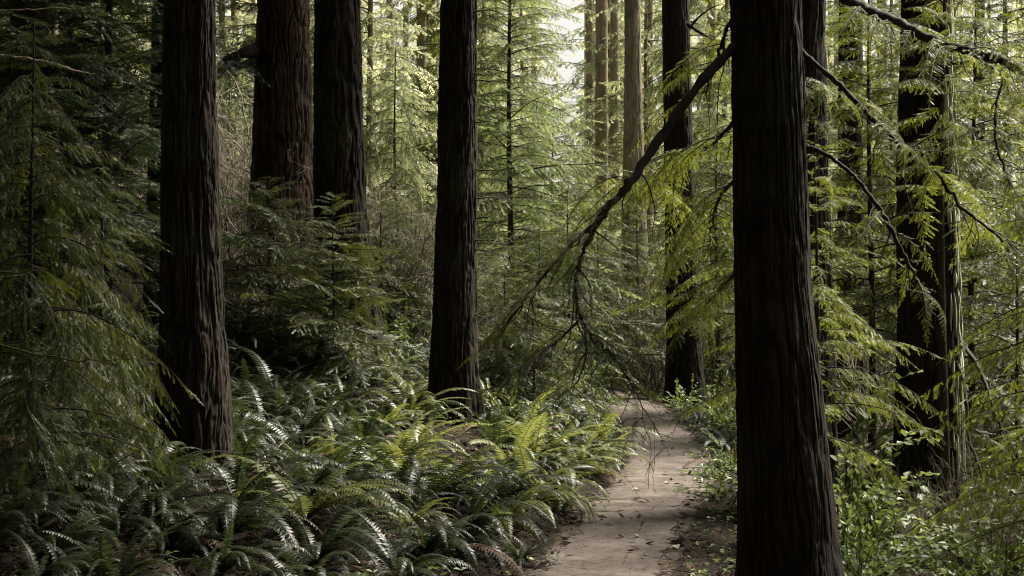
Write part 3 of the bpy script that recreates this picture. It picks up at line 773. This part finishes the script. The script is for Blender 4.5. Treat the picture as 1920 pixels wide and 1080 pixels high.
def unseen_shade_wood():
    """unseen wood added behind the camera and to the left to keep sky light out"""
    r = np.random.default_rng(18); S = Soup(); done = []
    while len(done) < 130:
        a = r.uniform(0, 6.283); q = 2.6 + 34 * r.random() ** 1.7; x, y = q * math.cos(a), q * math.sin(a)
        if y > 1 and (abs(x) < y * .36 + 2.0 or (x > 0 and y > .25 * x - 2)): continue
        if y > 1 and x < 0 and -x < y * .36 + 5.5: hi = 7.5
        elif q < 10: hi = 5.5
        else: hi = 1.6
        if any((x - u) ** 2 + (y - v) ** 2 < 6 for u, v in done): continue
        done.append((x, y)); z = gz(x, y); h = r.uniform(15, 24)
        V, F = tube(np.array([[x, y, z - .3], [x + .1, y, z + h * .5], [x, y, z + h]]), [.3, .2, .04], 8); S.add(V, F, .5, 1)
        for j in range(30):
            f = (j + r.random()) / 30
            V, F, t, m = bough_mesh('redwood', 3, int(r.integers(NV)), 'needle_dark').arrays()
            s = (2.9 * (1 - f) ** .7 + .5) * r.uniform(.7, 1.2)
            V2 = V @ (rotz(j * 2.4 + r.uniform(-.4, .4)) @ roty(r.uniform(0, .4)) * s).T + np.array([x, y, z + hi + (h - hi) * f])
            S.V.append(V2); S.F.append(F + S.n); S.n += len(V2); S.t.append(t); S.m.append(m)
    tag(link('unseen_shade_forest', S.mesh('unseen_shade_forest', [M['needle_dark'], M['bark_dark']])), 'unseen dark conifers added around the camera to shade the scene', 'forest', kind='stuff')
unseen_shade_wood()


# ------------------------------------------------------------------ bare twig thickets
def thicket_mesh(seed, h=2.2, n=24, spread=.6, depth=4):
    r = np.random.default_rng(seed); S = Soup()
    def grow(p, d, l, rad, lev):
        pts = [p.copy()]; m = 6
        for j in range(m):
            d = d + r.normal(0, .16, 3); d[2] += .02; d /= np.linalg.norm(d); p = p + d * l / m; pts.append(p.copy())
        pts = np.array(pts)
        V, F = tube(pts, np.linspace(rad, rad * .45, len(pts)), 3); S.add(V, F, r.random(), 0)
        if lev:
            for q in range(int(r.integers(2, 5))):
                a = int(r.integers(2, m + 1)); dd = pts[a] - pts[a - 1]; dd /= np.linalg.norm(dd)
                dd = dd + r.normal(0, .5, 3); dd /= np.linalg.norm(dd)
                grow(pts[a], dd, l * r.uniform(.45, .75), rad * .5, lev - 1)
    for i in range(n):
        a = r.uniform(0, 6.28); d = np.array([math.cos(a) * spread * r.random(), math.sin(a) * spread * r.random(), 1.]); d /= np.linalg.norm(d)
        grow(np.array([r.normal(0, .12), r.normal(0, .12), -.05]), d, h * r.uniform(.35, .6), .011 * h ** .5, depth - 1)
    return S.mesh('bare_shrub', [M['paletwig']])


TH = [thicket_mesh(s, h=2.3) for s in (1, 2, 3)]
THP = [(445, 20.5, 1.6, 'pale leafless thicket filling the gap left of the reddish slope redwood'), (430, 22.5, 1.7, 'taller leafless thicket farther back left of the reddish slope redwood'),
       (480, 16.4, .75, 'small forked leafless bush at the foot of the reddish slope redwood'), (720, 18.5, .95, 'grey twiggy bush right of the furrowed slope redwood'), (770, 20.0, 1.1, 'leafless brush left of the middle redwood'),
       (905, 19.0, .8, 'twiggy brush just right of the middle redwood'), (1030, 21.0, .8, 'fine leafless brush before the tall hemlock'), (1345, 24.0, 1.5, 'high leafless brush beside the path bend redwood'),
       (1765, 11.1, .42, 'tangle of pale bare twigs at the foot of the lichen striped redwood'), (1705, 10.8, .32, 'low bare twigs left of the striped redwood foot'), (1850, 11.6, .55, 'bare twig tangle right of the striped redwood foot'),
       (1655, 18.0, 1.2, 'pale leafless bush in the gap left of the striped redwood'), (1890, 17.5, 1.5, 'pale leafless bush at the right edge'), (455, 19.0, 1.3, 'dense grey brush nearest the left side of the reddish slope redwood'), (425, 19.5, 1.25, 'dense grey brush close to the right edge of the leftmost full redwood'), (745, 19.5, 1.2, 'tall grey brush midway between the furrowed redwood and the middle one'), (700, 17.8, .9, 'brush touching the right side of the furrowed redwood'), (785, 18.2, 1.0, 'brush close against the left side of the middle redwood'), (1215, 23.0, .8, 'small grey brush left of the path bend redwood foot')]
for i, (px, d, s, lb) in enumerate(THP):
    x = cx(px, d)
    o = link('bare_shrub', TH[i % 3], None, (x, d, gz(x, d))); o.scale = (s, s, s); o.rotation_euler.z = i * 1.7
    tag(o, lb, 'bare shrub')


# ------------------------------------------------------------------ broadleaf shrubs
def leaf_quads(L_, W_, r):
    """one folded pointed leaf along +x: 4 quads"""
    f = .18 * W_ * r.uniform(.3, 1.6); c = -.12 * L_ * r.uniform(0, 1.5)
    q = []
    for s in (1, -1):
        a = [0, 0, 0]; b = [.45 * L_, s * .5 * W_, f]; m = [.5 * L_, 0, 0]; e = [L_, 0, c]; g_ = [.8 * L_, s * .27 * W_, f * .6 + c * .5]
        q += [[a, b, g_, m] if s > 0 else [a, m, g_, b], [m, g_, e, e] if s > 0 else [m, e, e, g_]]
    q[1] = [[.5 * L_, 0, 0], [.8 * L_, .27 * W_, f * .6 + c * .5], [L_, 0, c], [.75 * L_, 0, c * .4]]
    q[3] = [[.5 * L_, 0, 0], [.75 * L_, 0, c * .4], [L_, 0, c], [.8 * L_, -.27 * W_, f * .6 + c * .5]]
    return np.array(q, float)


def broad_mesh(seed, h, n, L_=.06, W_=.036, spread=.7, lpt=17):
    r = np.random.default_rng(seed); S = Soup(); St = Soup()
    for i in range(n):
        a = i * 2.4 + r.uniform(-.4, .4); el = r.uniform(.35, 1.35)
        d = np.array([math.cos(a) * math.cos(el), math.sin(a) * math.cos(el), math.sin(el)]); l = h * r.uniform(.55, 1.1)
        p = np.array([r.normal(0, .04), r.normal(0, .04), -.03]); pts = [p.copy()]
        m = 10
        for j in range(m):
            d = d + r.normal(0, .13, 3); d[2] -= .13; d /= np.linalg.norm(d); p = p + d * l / m; pts.append(p.copy())
        pts = np.array(pts); V, F = tube(pts, np.linspace(.004, .0012, len(pts)), 3); St.add(V, F, .4, 0)
        bt = r.uniform(.3, .7)
        for j in range(lpt):
            t = .2 + .8 * (j + r.random()) / lpt; q = t * m; b = int(min(q, m - 1)); c = pts[b] + (pts[b + 1] - pts[b]) * (q - b)
            T = pts[b + 1] - pts[b]; T /= np.linalg.norm(T)
            dd = rotz(R(r.uniform(30, 85)) * (1 if j % 2 else -1)) @ T; dd[2] += r.uniform(-.45, .2)
            sc = r.uniform(.6, 1.2)
            Q = leaf_quads(L_ * sc, W_ * sc, r) @ frame(dd, (r.normal(0, .4), r.normal(0, .4), 1)).T + c
            S.quads(Q, np.full(len(Q), np.clip(bt + r.normal(0, .18), 0, 1)), 0)
    return S.mesh('leaves', [M['broad']]), St.mesh('stem', [M['twig']])


BR = [broad_mesh(1, .6, 16), broad_mesh(2, .75, 18, .07, .052), broad_mesh(3, .45, 14, .055, .03), broad_mesh(4, 1.0, 26, .058, .044, lpt=24)]


def shrub(px, d, v, s, label, group=None, name='leafy_shrub', dz=0):
    x = cx(px, d); root = thing(name, (x, d, gz(x, d) + dz), label, 'shrub', group)
    a = random.uniform(0, 6.28)
    for nm, me in zip(('leaves', 'stem'), BR[v]):
        o = link(nm, me, root); o.rotation_euler.z = a; o.scale = (s, s, s)
    return root


SHR = [(1600, 8.9, 3, 1.0, 'bright broad leaved shrub against the right side of the thick near trunk'), (1640, 9.6, 3, 1.15, 'taller broad leaved shrub in the gap left of the striped redwood'), (1618, 8.3, 1, .9, 'glossy low shrub at the bottom beside the near trunk'),
       (1640, 10.8, 1, 1.1, 'yellow green leafy shrub just left of the striped redwood foot'), (1590, 10.4, 3, 1.35, 'pale leafed shrub rising highest beside the near trunk'), (1600, 11.6, 3, 1.5, 'light leafed bush behind the shrubs beside the near trunk'),
       (1365, 12.4, 0, .8, 'leafy plant on the path verge against the near trunk'), (1352, 10.9, 2, .9, 'low leafy plant on the verge with pale round leaves'), (1375, 10.2, 2, .8, 'small leafy plant nearest the camera on the right verge'), (1340, 12.0, 2, .7, 'tiny leafy plant at the path edge'),
       (1300, 17.5, 0, .9, 'green shrub on the verge below the path bend redwood'), (1340, 17.0, 1, .8, 'green shrub right of the path bend redwood foot'), (1285, 19.5, 1, .8, 'shrub touching the path bend redwood foot'), (1370, 16.0, 1, 1.0, 'dark shrub close behind the near trunk on the verge'), (1350, 20.5, 3, 1.0, 'larger shrub behind the verge plants'), (1265, 19.0, 2, .8, 'small shrub at the end of the visible path'),
       (745, 16.6, 1, 1.0, 'shrub with pale shiny leaves left of the middle redwood'), (700, 17.4, 3, .9, 'leafy shrub with pale leaves right of the furrowed redwood'), (600, 15.6, 0, 1.0, 'shiny leaved shrub under the slope saplings'), (1145, 19.5, 0, .8, 'small leafy clump at the path crest'), (1075, 19.0, 1, .9, 'leafy clump left of the path crest'), (960, 13.8, 1, .8, 'yellow green shrub right of the middle redwood foot'), (1000, 14.4, 0, .8, 'small bright shrub between the middle redwood and the path'),
       (1845, 10.2, 1, 1.0, 'leafy shrub right of the striped redwood foot'), (1900, 9.4, 3, 1.0, 'leafy shrub low in the right corner'), (1850, 9.0, 0, .8, 'small leafy clump at the bottom right of the striped redwood'), (1860, 12.5, 3, 1.4, 'tall leafy shrub at the right edge behind the bare twigs')]
for q in SHR: shrub(*q)


# ------------------------------------------------------------------ ferns
def frond(seed, Ln, arch, lean0, npin=36, W=.075, curl=0.0):
    """an arching sword fern frond rising from the origin and bending towards +x"""
    r = np.random.default_rng(seed); S = Soup(); n = 22
    t = np.linspace(0, 1, n); ang = lean0 + arch * t ** 1.25 + curl * t ** 4
    st = Ln / (n - 1)
    P = np.zeros((n, 3))
    side = r.uniform(-.35, .35)
    for i in range(1, n):
        P[i] = P[i - 1] + st * np.array([math.sin(ang[i]), side * t[i] * .6, math.cos(ang[i])])
    V, F = tube(P, .0032 * (1 - .85 * t) + .0006, 3); S.add(V, F, .35, 1)
    Q = []; tint = []
    bt = r.uniform(.25, .65); tw = r.uniform(-.5, .5)
    sp = Ln * .87 / npin
    for i in range(npin):
        ti = .12 + .88 * (i + .3) / npin; q = ti * (n - 1); a = int(min(q, n - 2)); c = P[a] + (P[a + 1] - P[a]) * (q - a)
        T = P[a + 1] - P[a]; T /= np.linalg.norm(T)
        B = np.cross([0, 0, 1.], T) if abs(T[2]) < .98 else np.array([0, 1., 0]); B /= np.linalg.norm(B); Nn = np.cross(T, B)
        th = tw * ti; B2 = B * math.cos(th) + Nn * math.sin(th); N2 = np.cross(T, B2)
        w = W * min(1, (ti - .06) / .14) * (1.02 - ti) ** .55 * 1.08
        for s in (1, -1):
            l = w * r.uniform(.86, 1.1)
            d = B2 * s + T * (.22 + .35 * ti) + N2 * r.uniform(-.28, .02); d /= np.linalg.norm(d)
            e = T - d * (T @ d); e /= np.linalg.norm(e)
            wd = sp * .46; dn = -N2 * l * .10
            tp = c + d * l + dn * 1.6
            m1 = c + d * l * .45 + dn * .3
            Q.append([c - e * wd * .6, c + e * wd * .7, m1 + e * wd * .85, m1 - e * wd * .8]); Q.append([m1 - e * wd * .8, m1 + e * wd * .85, tp + e * wd * .12, tp - e * wd * .12])
            v = np.clip(bt + r.normal(0, .07), 0, 1); tint += [v, v]
    S.quads(np.array(Q), np.array(tint), 0)
    return S


FR = {}
def frond_set(mat):
    if mat not in FR:
        L_ = []
        for i in range(14):
            r = np.random.default_rng(40 + i)
            L_.append(frond(60 + i, r.uniform(.54, .80), r.uniform(1.2, 2.0), r.uniform(.25, .75), npin=int(r.integers(30, 38)), W=r.uniform(.055, .078), curl=r.uniform(-.1, .5)))
        FR[mat] = (L_, [s.mesh('frond', [M[mat], M['twig']]) for s in L_])
    return FR[mat]


_merged = {}
def fern_merged(v, mat):
    key = (v, mat)
    if key not in _merged:
        r = np.random.default_rng(900 + v); S = Soup(); L_, _ = frond_set(mat)
        for i in range(13):
            V, F, t, m = L_[int(r.integers(len(L_)))].arrays()
            Rm = rotz(i * 2.4 + r.uniform(-.3, .3)) @ roty(r.uniform(-.25, .3)); s = r.uniform(.65, 1.1)
            S.V.append(V @ (Rm * s).T); S.F.append(F + S.n); S.n += len(V); S.t.append(t); S.m.append(m)
        _merged[key] = S.mesh('fern', [M[mat], M['twig']])
    return _merged[key]


ORD = ['first', 'second', 'third', 'fourth', 'fifth', 'sixth', 'seventh', 'eighth', 'ninth', 'tenth', 'eleventh', 'twelfth', 'thirteenth', 'fourteenth', 'fifteenth', 'sixteenth', 'seventeenth', 'eighteenth', 'nineteenth']
TENS = {2: 'twent', 3: 'thirt', 4: 'fort', 5: 'fift', 6: 'sixt', 7: 'sevent', 8: 'eight', 9: 'ninet'}
def ordinal(n):
    if n < 20: return ORD[n - 1]
    return TENS[n // 10] + ('ieth' if n % 10 == 0 else 'y ' + ORD[n % 10 - 1])


FERNS = []     # x, y, scale, mat, tilt direction
def try_fern(x, y, s, mat, mind=.42):
    for f in FERNS:
        if (f[0] - x) ** 2 + (f[1] - y) ** 2 < (mind * (f[2] + s) * .5) ** 2: return False
    for k_, (_, ax, d, loc) in TR.items():
        if (loc[0] - x) ** 2 + (d - y) ** 2 < .33 ** 2: return False
    FERNS.append((x, y, s, mat)); return True


fr = np.random.default_rng(21)
# the lush bank right beside the path
for (px, d, s) in [(945, 9.0, 1.0), (1000, 9.9, 1.05), (1040, 10.8, 1.0), (1085, 11.7, 1.05), (1105, 12.6, .95), (1130, 13.6, .95), (1120, 15.2, .9), (1085, 13.9, 1.0), (1040, 12.7, 1.0), (1000, 11.8, 1.05), (960, 11.1, 1.0), (1075, 16.0, .9), (1030, 14.8, .9), (985, 13.2, 1.0), (930, 12.3, .95), (1105, 17.2, .8), (1055, 10.1, .8), (1125, 12.0, .75), (1150, 14.6, .75)]:
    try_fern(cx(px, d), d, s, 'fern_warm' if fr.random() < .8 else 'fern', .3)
# ferns along the right verge
for (px, d, s) in [(1352, 13.6, .8), (1368, 14.6, .9), (1335, 15.2, .7), (1375, 12.7, .7), (1310, 16.4, .6), (1385, 9.0, .5), (1330, 18.0, .7)]:
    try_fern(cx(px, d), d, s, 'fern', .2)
try_fern(cx(838, 8.9), 8.9, .85, 'fern'); try_fern(cx(975, 8.15), 8.15, .45, 'fern')
for i in range(5200):
    y = 6.0 + 15.5 * fr.random() ** .8; x = cx(fr.uniform(-40, 1100), y)
    u = pathc(y) - x
    if u < .75: continue
    px = 960 + x / y * FPX; row = 540 + (CAMZ - gz(x, y)) / y * FPX
    if 600 < px < 850 and 950 < row < 1100 and fr.random() < .72: continue       # the bare litter patch
    if px < 700 and y > 15.2: continue
    if 285 < px < 440 and 8.0 < y < 10 and fr.random() < .93: continue
    if 785 < px < 905 and 10.0 < y < 13.8: continue
    if row > 1140: continue
    if fr.random() < .12: continue
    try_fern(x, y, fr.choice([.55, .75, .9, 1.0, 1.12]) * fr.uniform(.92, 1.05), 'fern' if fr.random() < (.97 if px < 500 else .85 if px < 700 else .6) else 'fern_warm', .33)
FERNS = FERNS[:300]


def region(x, y):
    px = 960 + x / y * FPX
    s = x - pathc(y)
    if s > 0: return 'on the right verge of the path'
    if s > -1.25 and px > 880 and y < 19: return 'on the lush bank beside the path'
    if y > 15: return 'high on the slope behind the middle redwood'
    if px < 285: return 'downhill of the drooping cedar' if y < 10 else 'behind the leftmost full redwood'
    if px < 450: return 'around the foot of the leftmost full redwood'
    if px < 640: return 'right of the leftmost full redwood'
    return 'left of the middle redwood'


groups = {}
for f in FERNS: groups.setdefault(region(f[0], f[1]), []).append(f)
for reg, L_ in groups.items():
    L_.sort(key=lambda f: f[1])
    for i, (x, y, s, mat) in enumerate(L_):
        r = np.random.default_rng(int(abs(x) * 1000 + y * 77))
        look = ('large' if s > .98 else 'small' if s < .78 else 'medium') + (' yellowish' if mat == 'fern_warm' else ' green')
        lb = f'{look} fern, {ordinal(i + 1)} nearest the camera {reg}'
        z = gz(x, y) - .01
        if y < 13.5:
            root = thing('sword_fern', (x, y, z), lb, 'fern', 'sword ferns on the slope')
            _, meshes = frond_set(mat)
            nf = int(r.integers(14, 20))
            # the plants lean down the slope towards the path and the light
            for j in range(nf):
                o = link('frond', meshes[int(r.integers(len(meshes)))], root)
                az = (-.7 + r.normal(0, .95)) if r.random() < .6 else j * 2.4 + r.uniform(-.35, .35)
                sc = s * r.uniform(.55, 1.12)
                o.rotation_euler = Euler((r.uniform(-.25, .25), r.uniform(-.2, .3), az), 'XYZ'); o.scale = (sc, sc, sc)
            if r.random() < .75:
                o = link('withered_frond', frond_set('fern_dead')[1][int(r.integers(14))], root); o['label'] = 'brown withered frond hanging down'
                o.rotation_euler = Euler((0, .6, r.uniform(0, 6.28)), 'XYZ'); o.scale = (s, s, s)
        else:
            o = link('sword_fern', fern_merged(int(r.integers(5)), mat), None, (x, y, z)); o.rotation_euler.z = r.uniform(0, 6.28); o.scale = (s,) * 3
            tag(o, lb, 'fern', 'sword ferns on the slope')


# ------------------------------------------------------------------ litter, ground cover, sticks
def litter():
    r = np.random.default_rng(77); n = 60000
    y = 6.2 + 15 * r.random(n) ** 1.3; px = r.uniform(-20, 1940, n); x = (px - 960) / FPX * y
    s = np.abs(x - pathc(y)); keep = (s > .30) | (r.random(n) < .09)
    x, y = x[keep], y[keep]; n = len(x)
    z = H(x, y) + .02 + r.random(n) * .012
    a = r.uniform(0, 6.28, n); L_ = r.uniform(.012, .05, n); W_ = np.where(r.random(n) < .25, L_ * .35, .003)
    d = np.stack([np.cos(a), np.sin(a), r.normal(0, .3, n)], 1); e = np.stack([-np.sin(a), np.cos(a), r.normal(0, .4, n)], 1)
    c = np.stack([x, y, z], 1)
    Q = np.stack([c - d * L_[:, None], c - e * W_[:, None], c + d * L_[:, None], c + e * W_[:, None]], 1)
    S = Soup(); S.quads(Q, np.clip(r.normal(.4, .25, n), 0, 1), 0)
    for i in range(1100):                         # fallen twigs
        yy_ = 6.5 + 12 * r.random() ** 1.2; xx_ = cx(r.uniform(0, 1560), yy_)
        if abs(xx_ - pathc(yy_)) < .42: continue
        aa = r.uniform(0, 6.28); l = r.uniform(.06, .3); m = 5; pp = []
        for j in range(m):
            qx = xx_ + math.cos(aa) * l * j / m; qy = yy_ + math.sin(aa) * l * j / m; aa += r.normal(0, .25)
            pp.append([qx, qy, gz(qx, qy) + .02 + r.uniform(0, .02)])
        V, F = tube(np.array(pp), np.linspace(.0035, .0015, m), 3); S.add(V, F, np.clip(r.normal(.45, .25), 0, 1), 0)
    tag(link('leaf_litter', S.mesh('leaf_litter', [M['litter']])), 'brown needles and broken twigs littering the forest floor', 'litter', kind='stuff')
litter()


def ground_cover():
    r = np.random.default_rng(78); S = Soup()
    for i in range(5200):
        y = 7 + 14 * r.random(); x = cx(r.uniform(0, 1920), y); s = x - pathc(y)
        if abs(s) < .42 or (s < 0 and vnoise(np.array([x * .9]), np.array([y * .9]), 55)[0] < .05): continue
        if s > .9 and r.random() < .75: continue
        c = np.array([x, y, gz(x, y) + r.uniform(.02, .10)])
        for j in range(3):
            a = r.uniform(0, 6.28); sc = r.uniform(.5, 1.1)
            Q = leaf_quads(.042 * sc, .030 * sc, r) @ frame((math.cos(a), math.sin(a), r.uniform(-.2, .5)), (r.normal(0, .3), r.normal(0, .3), 1)).T + c
            S.quads(Q, np.full(len(Q), np.clip(r.normal(.45, .2), 0, 1)), 0)
    tag(link('ground_cover', S.mesh('ground_cover', [M['broad']])), 'low green leaves scattered over the forest floor', 'ground cover', kind='stuff')
ground_cover()

LV = [(1278, 885, 'dark curled dead leaf lying near the path middle'), (1262, 914, 'brown dead leaf lying on the path beyond the twig'), (1246, 911, 'pale dead leaf on the path middle'), (1196, 922, 'pale leaf scrap at the left of the path'), (1300, 905, 'pair of whitish leaves at the right path edge'), (1318, 893, 'small whitish leaf on the right path edge'), (1150, 990, 'grey leaf scrap on the near left path edge'), (1196, 1013, 'small pale leaf on the near path'), (1322, 943, 'whitish leaf on the right verge'), (1265, 1030, 'greenish leaf scrap on the near right path edge')]
for i, (px, py, lb) in enumerate(LV):
    d = CAMZ / ((py - 540) / FPX); r = np.random.default_rng(i)
    sc = r.uniform(.8, 1.3)
    Q = leaf_quads(.06 * sc, .04 * sc, r) @ (rotz(r.uniform(0, 6.28)) @ rotx(r.uniform(-.3, .3))).T
    S = Soup(); S.quads(Q, .5, 0)
    o = link('fallen_leaf', S.mesh('fallen_leaf', [M['litter' if i < 2 else 'paleleaf']]), None, (cx(px, d), d, gz(cx(px, d), d) + .028))
    tag(o, lb, 'leaf', 'dead leaves dropped on the path')


def stick(name, pts, rads, mat, label, cat='stick'):
    P = np.array([at(*q) for q in pts]); Q = smooth_pts(np.column_stack([P, rads]), 6)
    r = np.random.default_rng(len(label)); Q[:, :3] += r.normal(0, .004, (len(Q), 3))
    c = Q[0, :3].copy(); V, F = tube(Q[:, :3] - c, Q[:, 3], 6)
    o = link(name, mesh_from(name, V, F, [M[mat]], {'tint': np.full(len(V), .5)}, smooth=True), None, c); tag(o, label, cat)


stick('dead_branch', [(-30, 102, 11.5), (40, 108, 11.5), (95, 118, 11.4), (140, 132, 11.4), (180, 140, 11.3)], [.014, .012, .010, .008, .003], 'stick', 'pale bare dead branch poking in from the left edge before the firs', 'branch')
stick('dead_branch', [(-20, 18, 12.5), (30, 20, 12.5), (100, 14, 12.4), (140, 18, 12.4)], [.008, .007, .005, .002], 'stick', 'thin tan dead branch at the top left corner', 'branch')
stick('dead_branch', [(-20, 640, 7.6), (60, 662, 7.6), (150, 676, 7.5), (255, 672, 7.4)], [.006, .006, .004, .002], 'mossywood', 'thin bare twig crossing the drooping cedar low down', 'branch')
stick('dead_branch', [(-20, 512, 7.3), (50, 510, 7.2), (110, 502, 7.1)], [.006, .005, .002], 'mossywood', 'short bare twig crossing the drooping cedar higher up', 'branch')
stick('bent_stick', [(500, 930, 8.9), (492, 885, 8.9), (497, 868, 8.85), (512, 862, 8.8)], [.008, .007, .006, .003], 'stick', 'pale bent stick standing among the ferns', 'stick')
dts = CAMZ / ((924 - 540) / FPX)
stick('fallen_twig', [(1280, 921, dts), (1298, 925, dts - .03), (1316, 927, dts - .06)], [.006, .005, .003], 'mossywood', 'short dark twig lying across the right half of the path', 'twig')

# ------------------------------------------------------------------ light, sky, camera
SUN_EL, SUN_AZ = 52, 54        # azimuth measured from +y (view direction) towards +x
w = bpy.data.worlds.new('World'); SC.world = w; w.use_nodes = True
nt = w.node_tree; bg = nt.nodes['Background']
sky = nt.nodes.new('ShaderNodeTexSky'); sky.sky_type = 'NISHITA'; sky.sun_disc = False
sky.sun_elevation = R(SUN_EL); sky.sun_rotation = R(SUN_AZ); sky.dust_density = 3.0; sky.ozone_density = .6
hs = nt.nodes.new('ShaderNodeHueSaturation'); hs.inputs['Saturation'].default_value = .12
nt.links.new(sky.outputs[0], hs.inputs['Color']); wm = nt.nodes.new('ShaderNodeMix'); wm.data_type = 'RGBA'; wm.blend_type = 'MULTIPLY'; wm.inputs[0].default_value = 1; wm.inputs[7].default_value = (1, .975, .89, 1)
nt.links.new(hs.outputs[0], wm.inputs[6]); nt.links.new(wm.outputs[2], bg.inputs[0]); bg.inputs[1].default_value = .055
sd = bpy.data.lights.new('sun', 'SUN'); sd.energy = 5.0; sd.angle = R(14); sd.color = (1, .94, .82)
so = bpy.data.objects.new('sun', sd); C.objects.link(so)
dv = Vector((math.sin(R(SUN_AZ)) * math.cos(R(SUN_EL)), math.cos(R(SUN_AZ)) * math.cos(R(SUN_EL)), math.sin(R(SUN_EL))))
so.rotation_euler = (-dv).to_track_quat('-Z', 'Y').to_euler(); so.location = dv * 60

cd = bpy.data.cameras.new('camera'); cd.sensor_width = 36; cd.lens = 36 * FPX / 1920; cd.clip_end = 600; cd.clip_start = .05
co = bpy.data.objects.new('camera', cd); C.objects.link(co); co.location = (0, 0, CAMZ); co.rotation_euler = (R(90), 0, 0)
SC.camera = co

SC.render.engine = 'CYCLES'
cy = SC.cycles
cy.use_denoising = True
try: cy.denoiser = 'OPENIMAGEDENOISE'
except Exception: pass
cy.max_bounces = 6; cy.diffuse_bounces = 1; cy.glossy_bounces = 2; cy.transmission_bounces = 4; cy.transparent_max_bounces = 8; cy.volume_bounces = 1
cy.sample_clamp_indirect = 6; cy.filter_width = 1.1
vs = SC.view_settings; vs.view_transform = 'Standard'; vs.look = 'None'; vs.gamma = 1; vs.exposure = 1.7
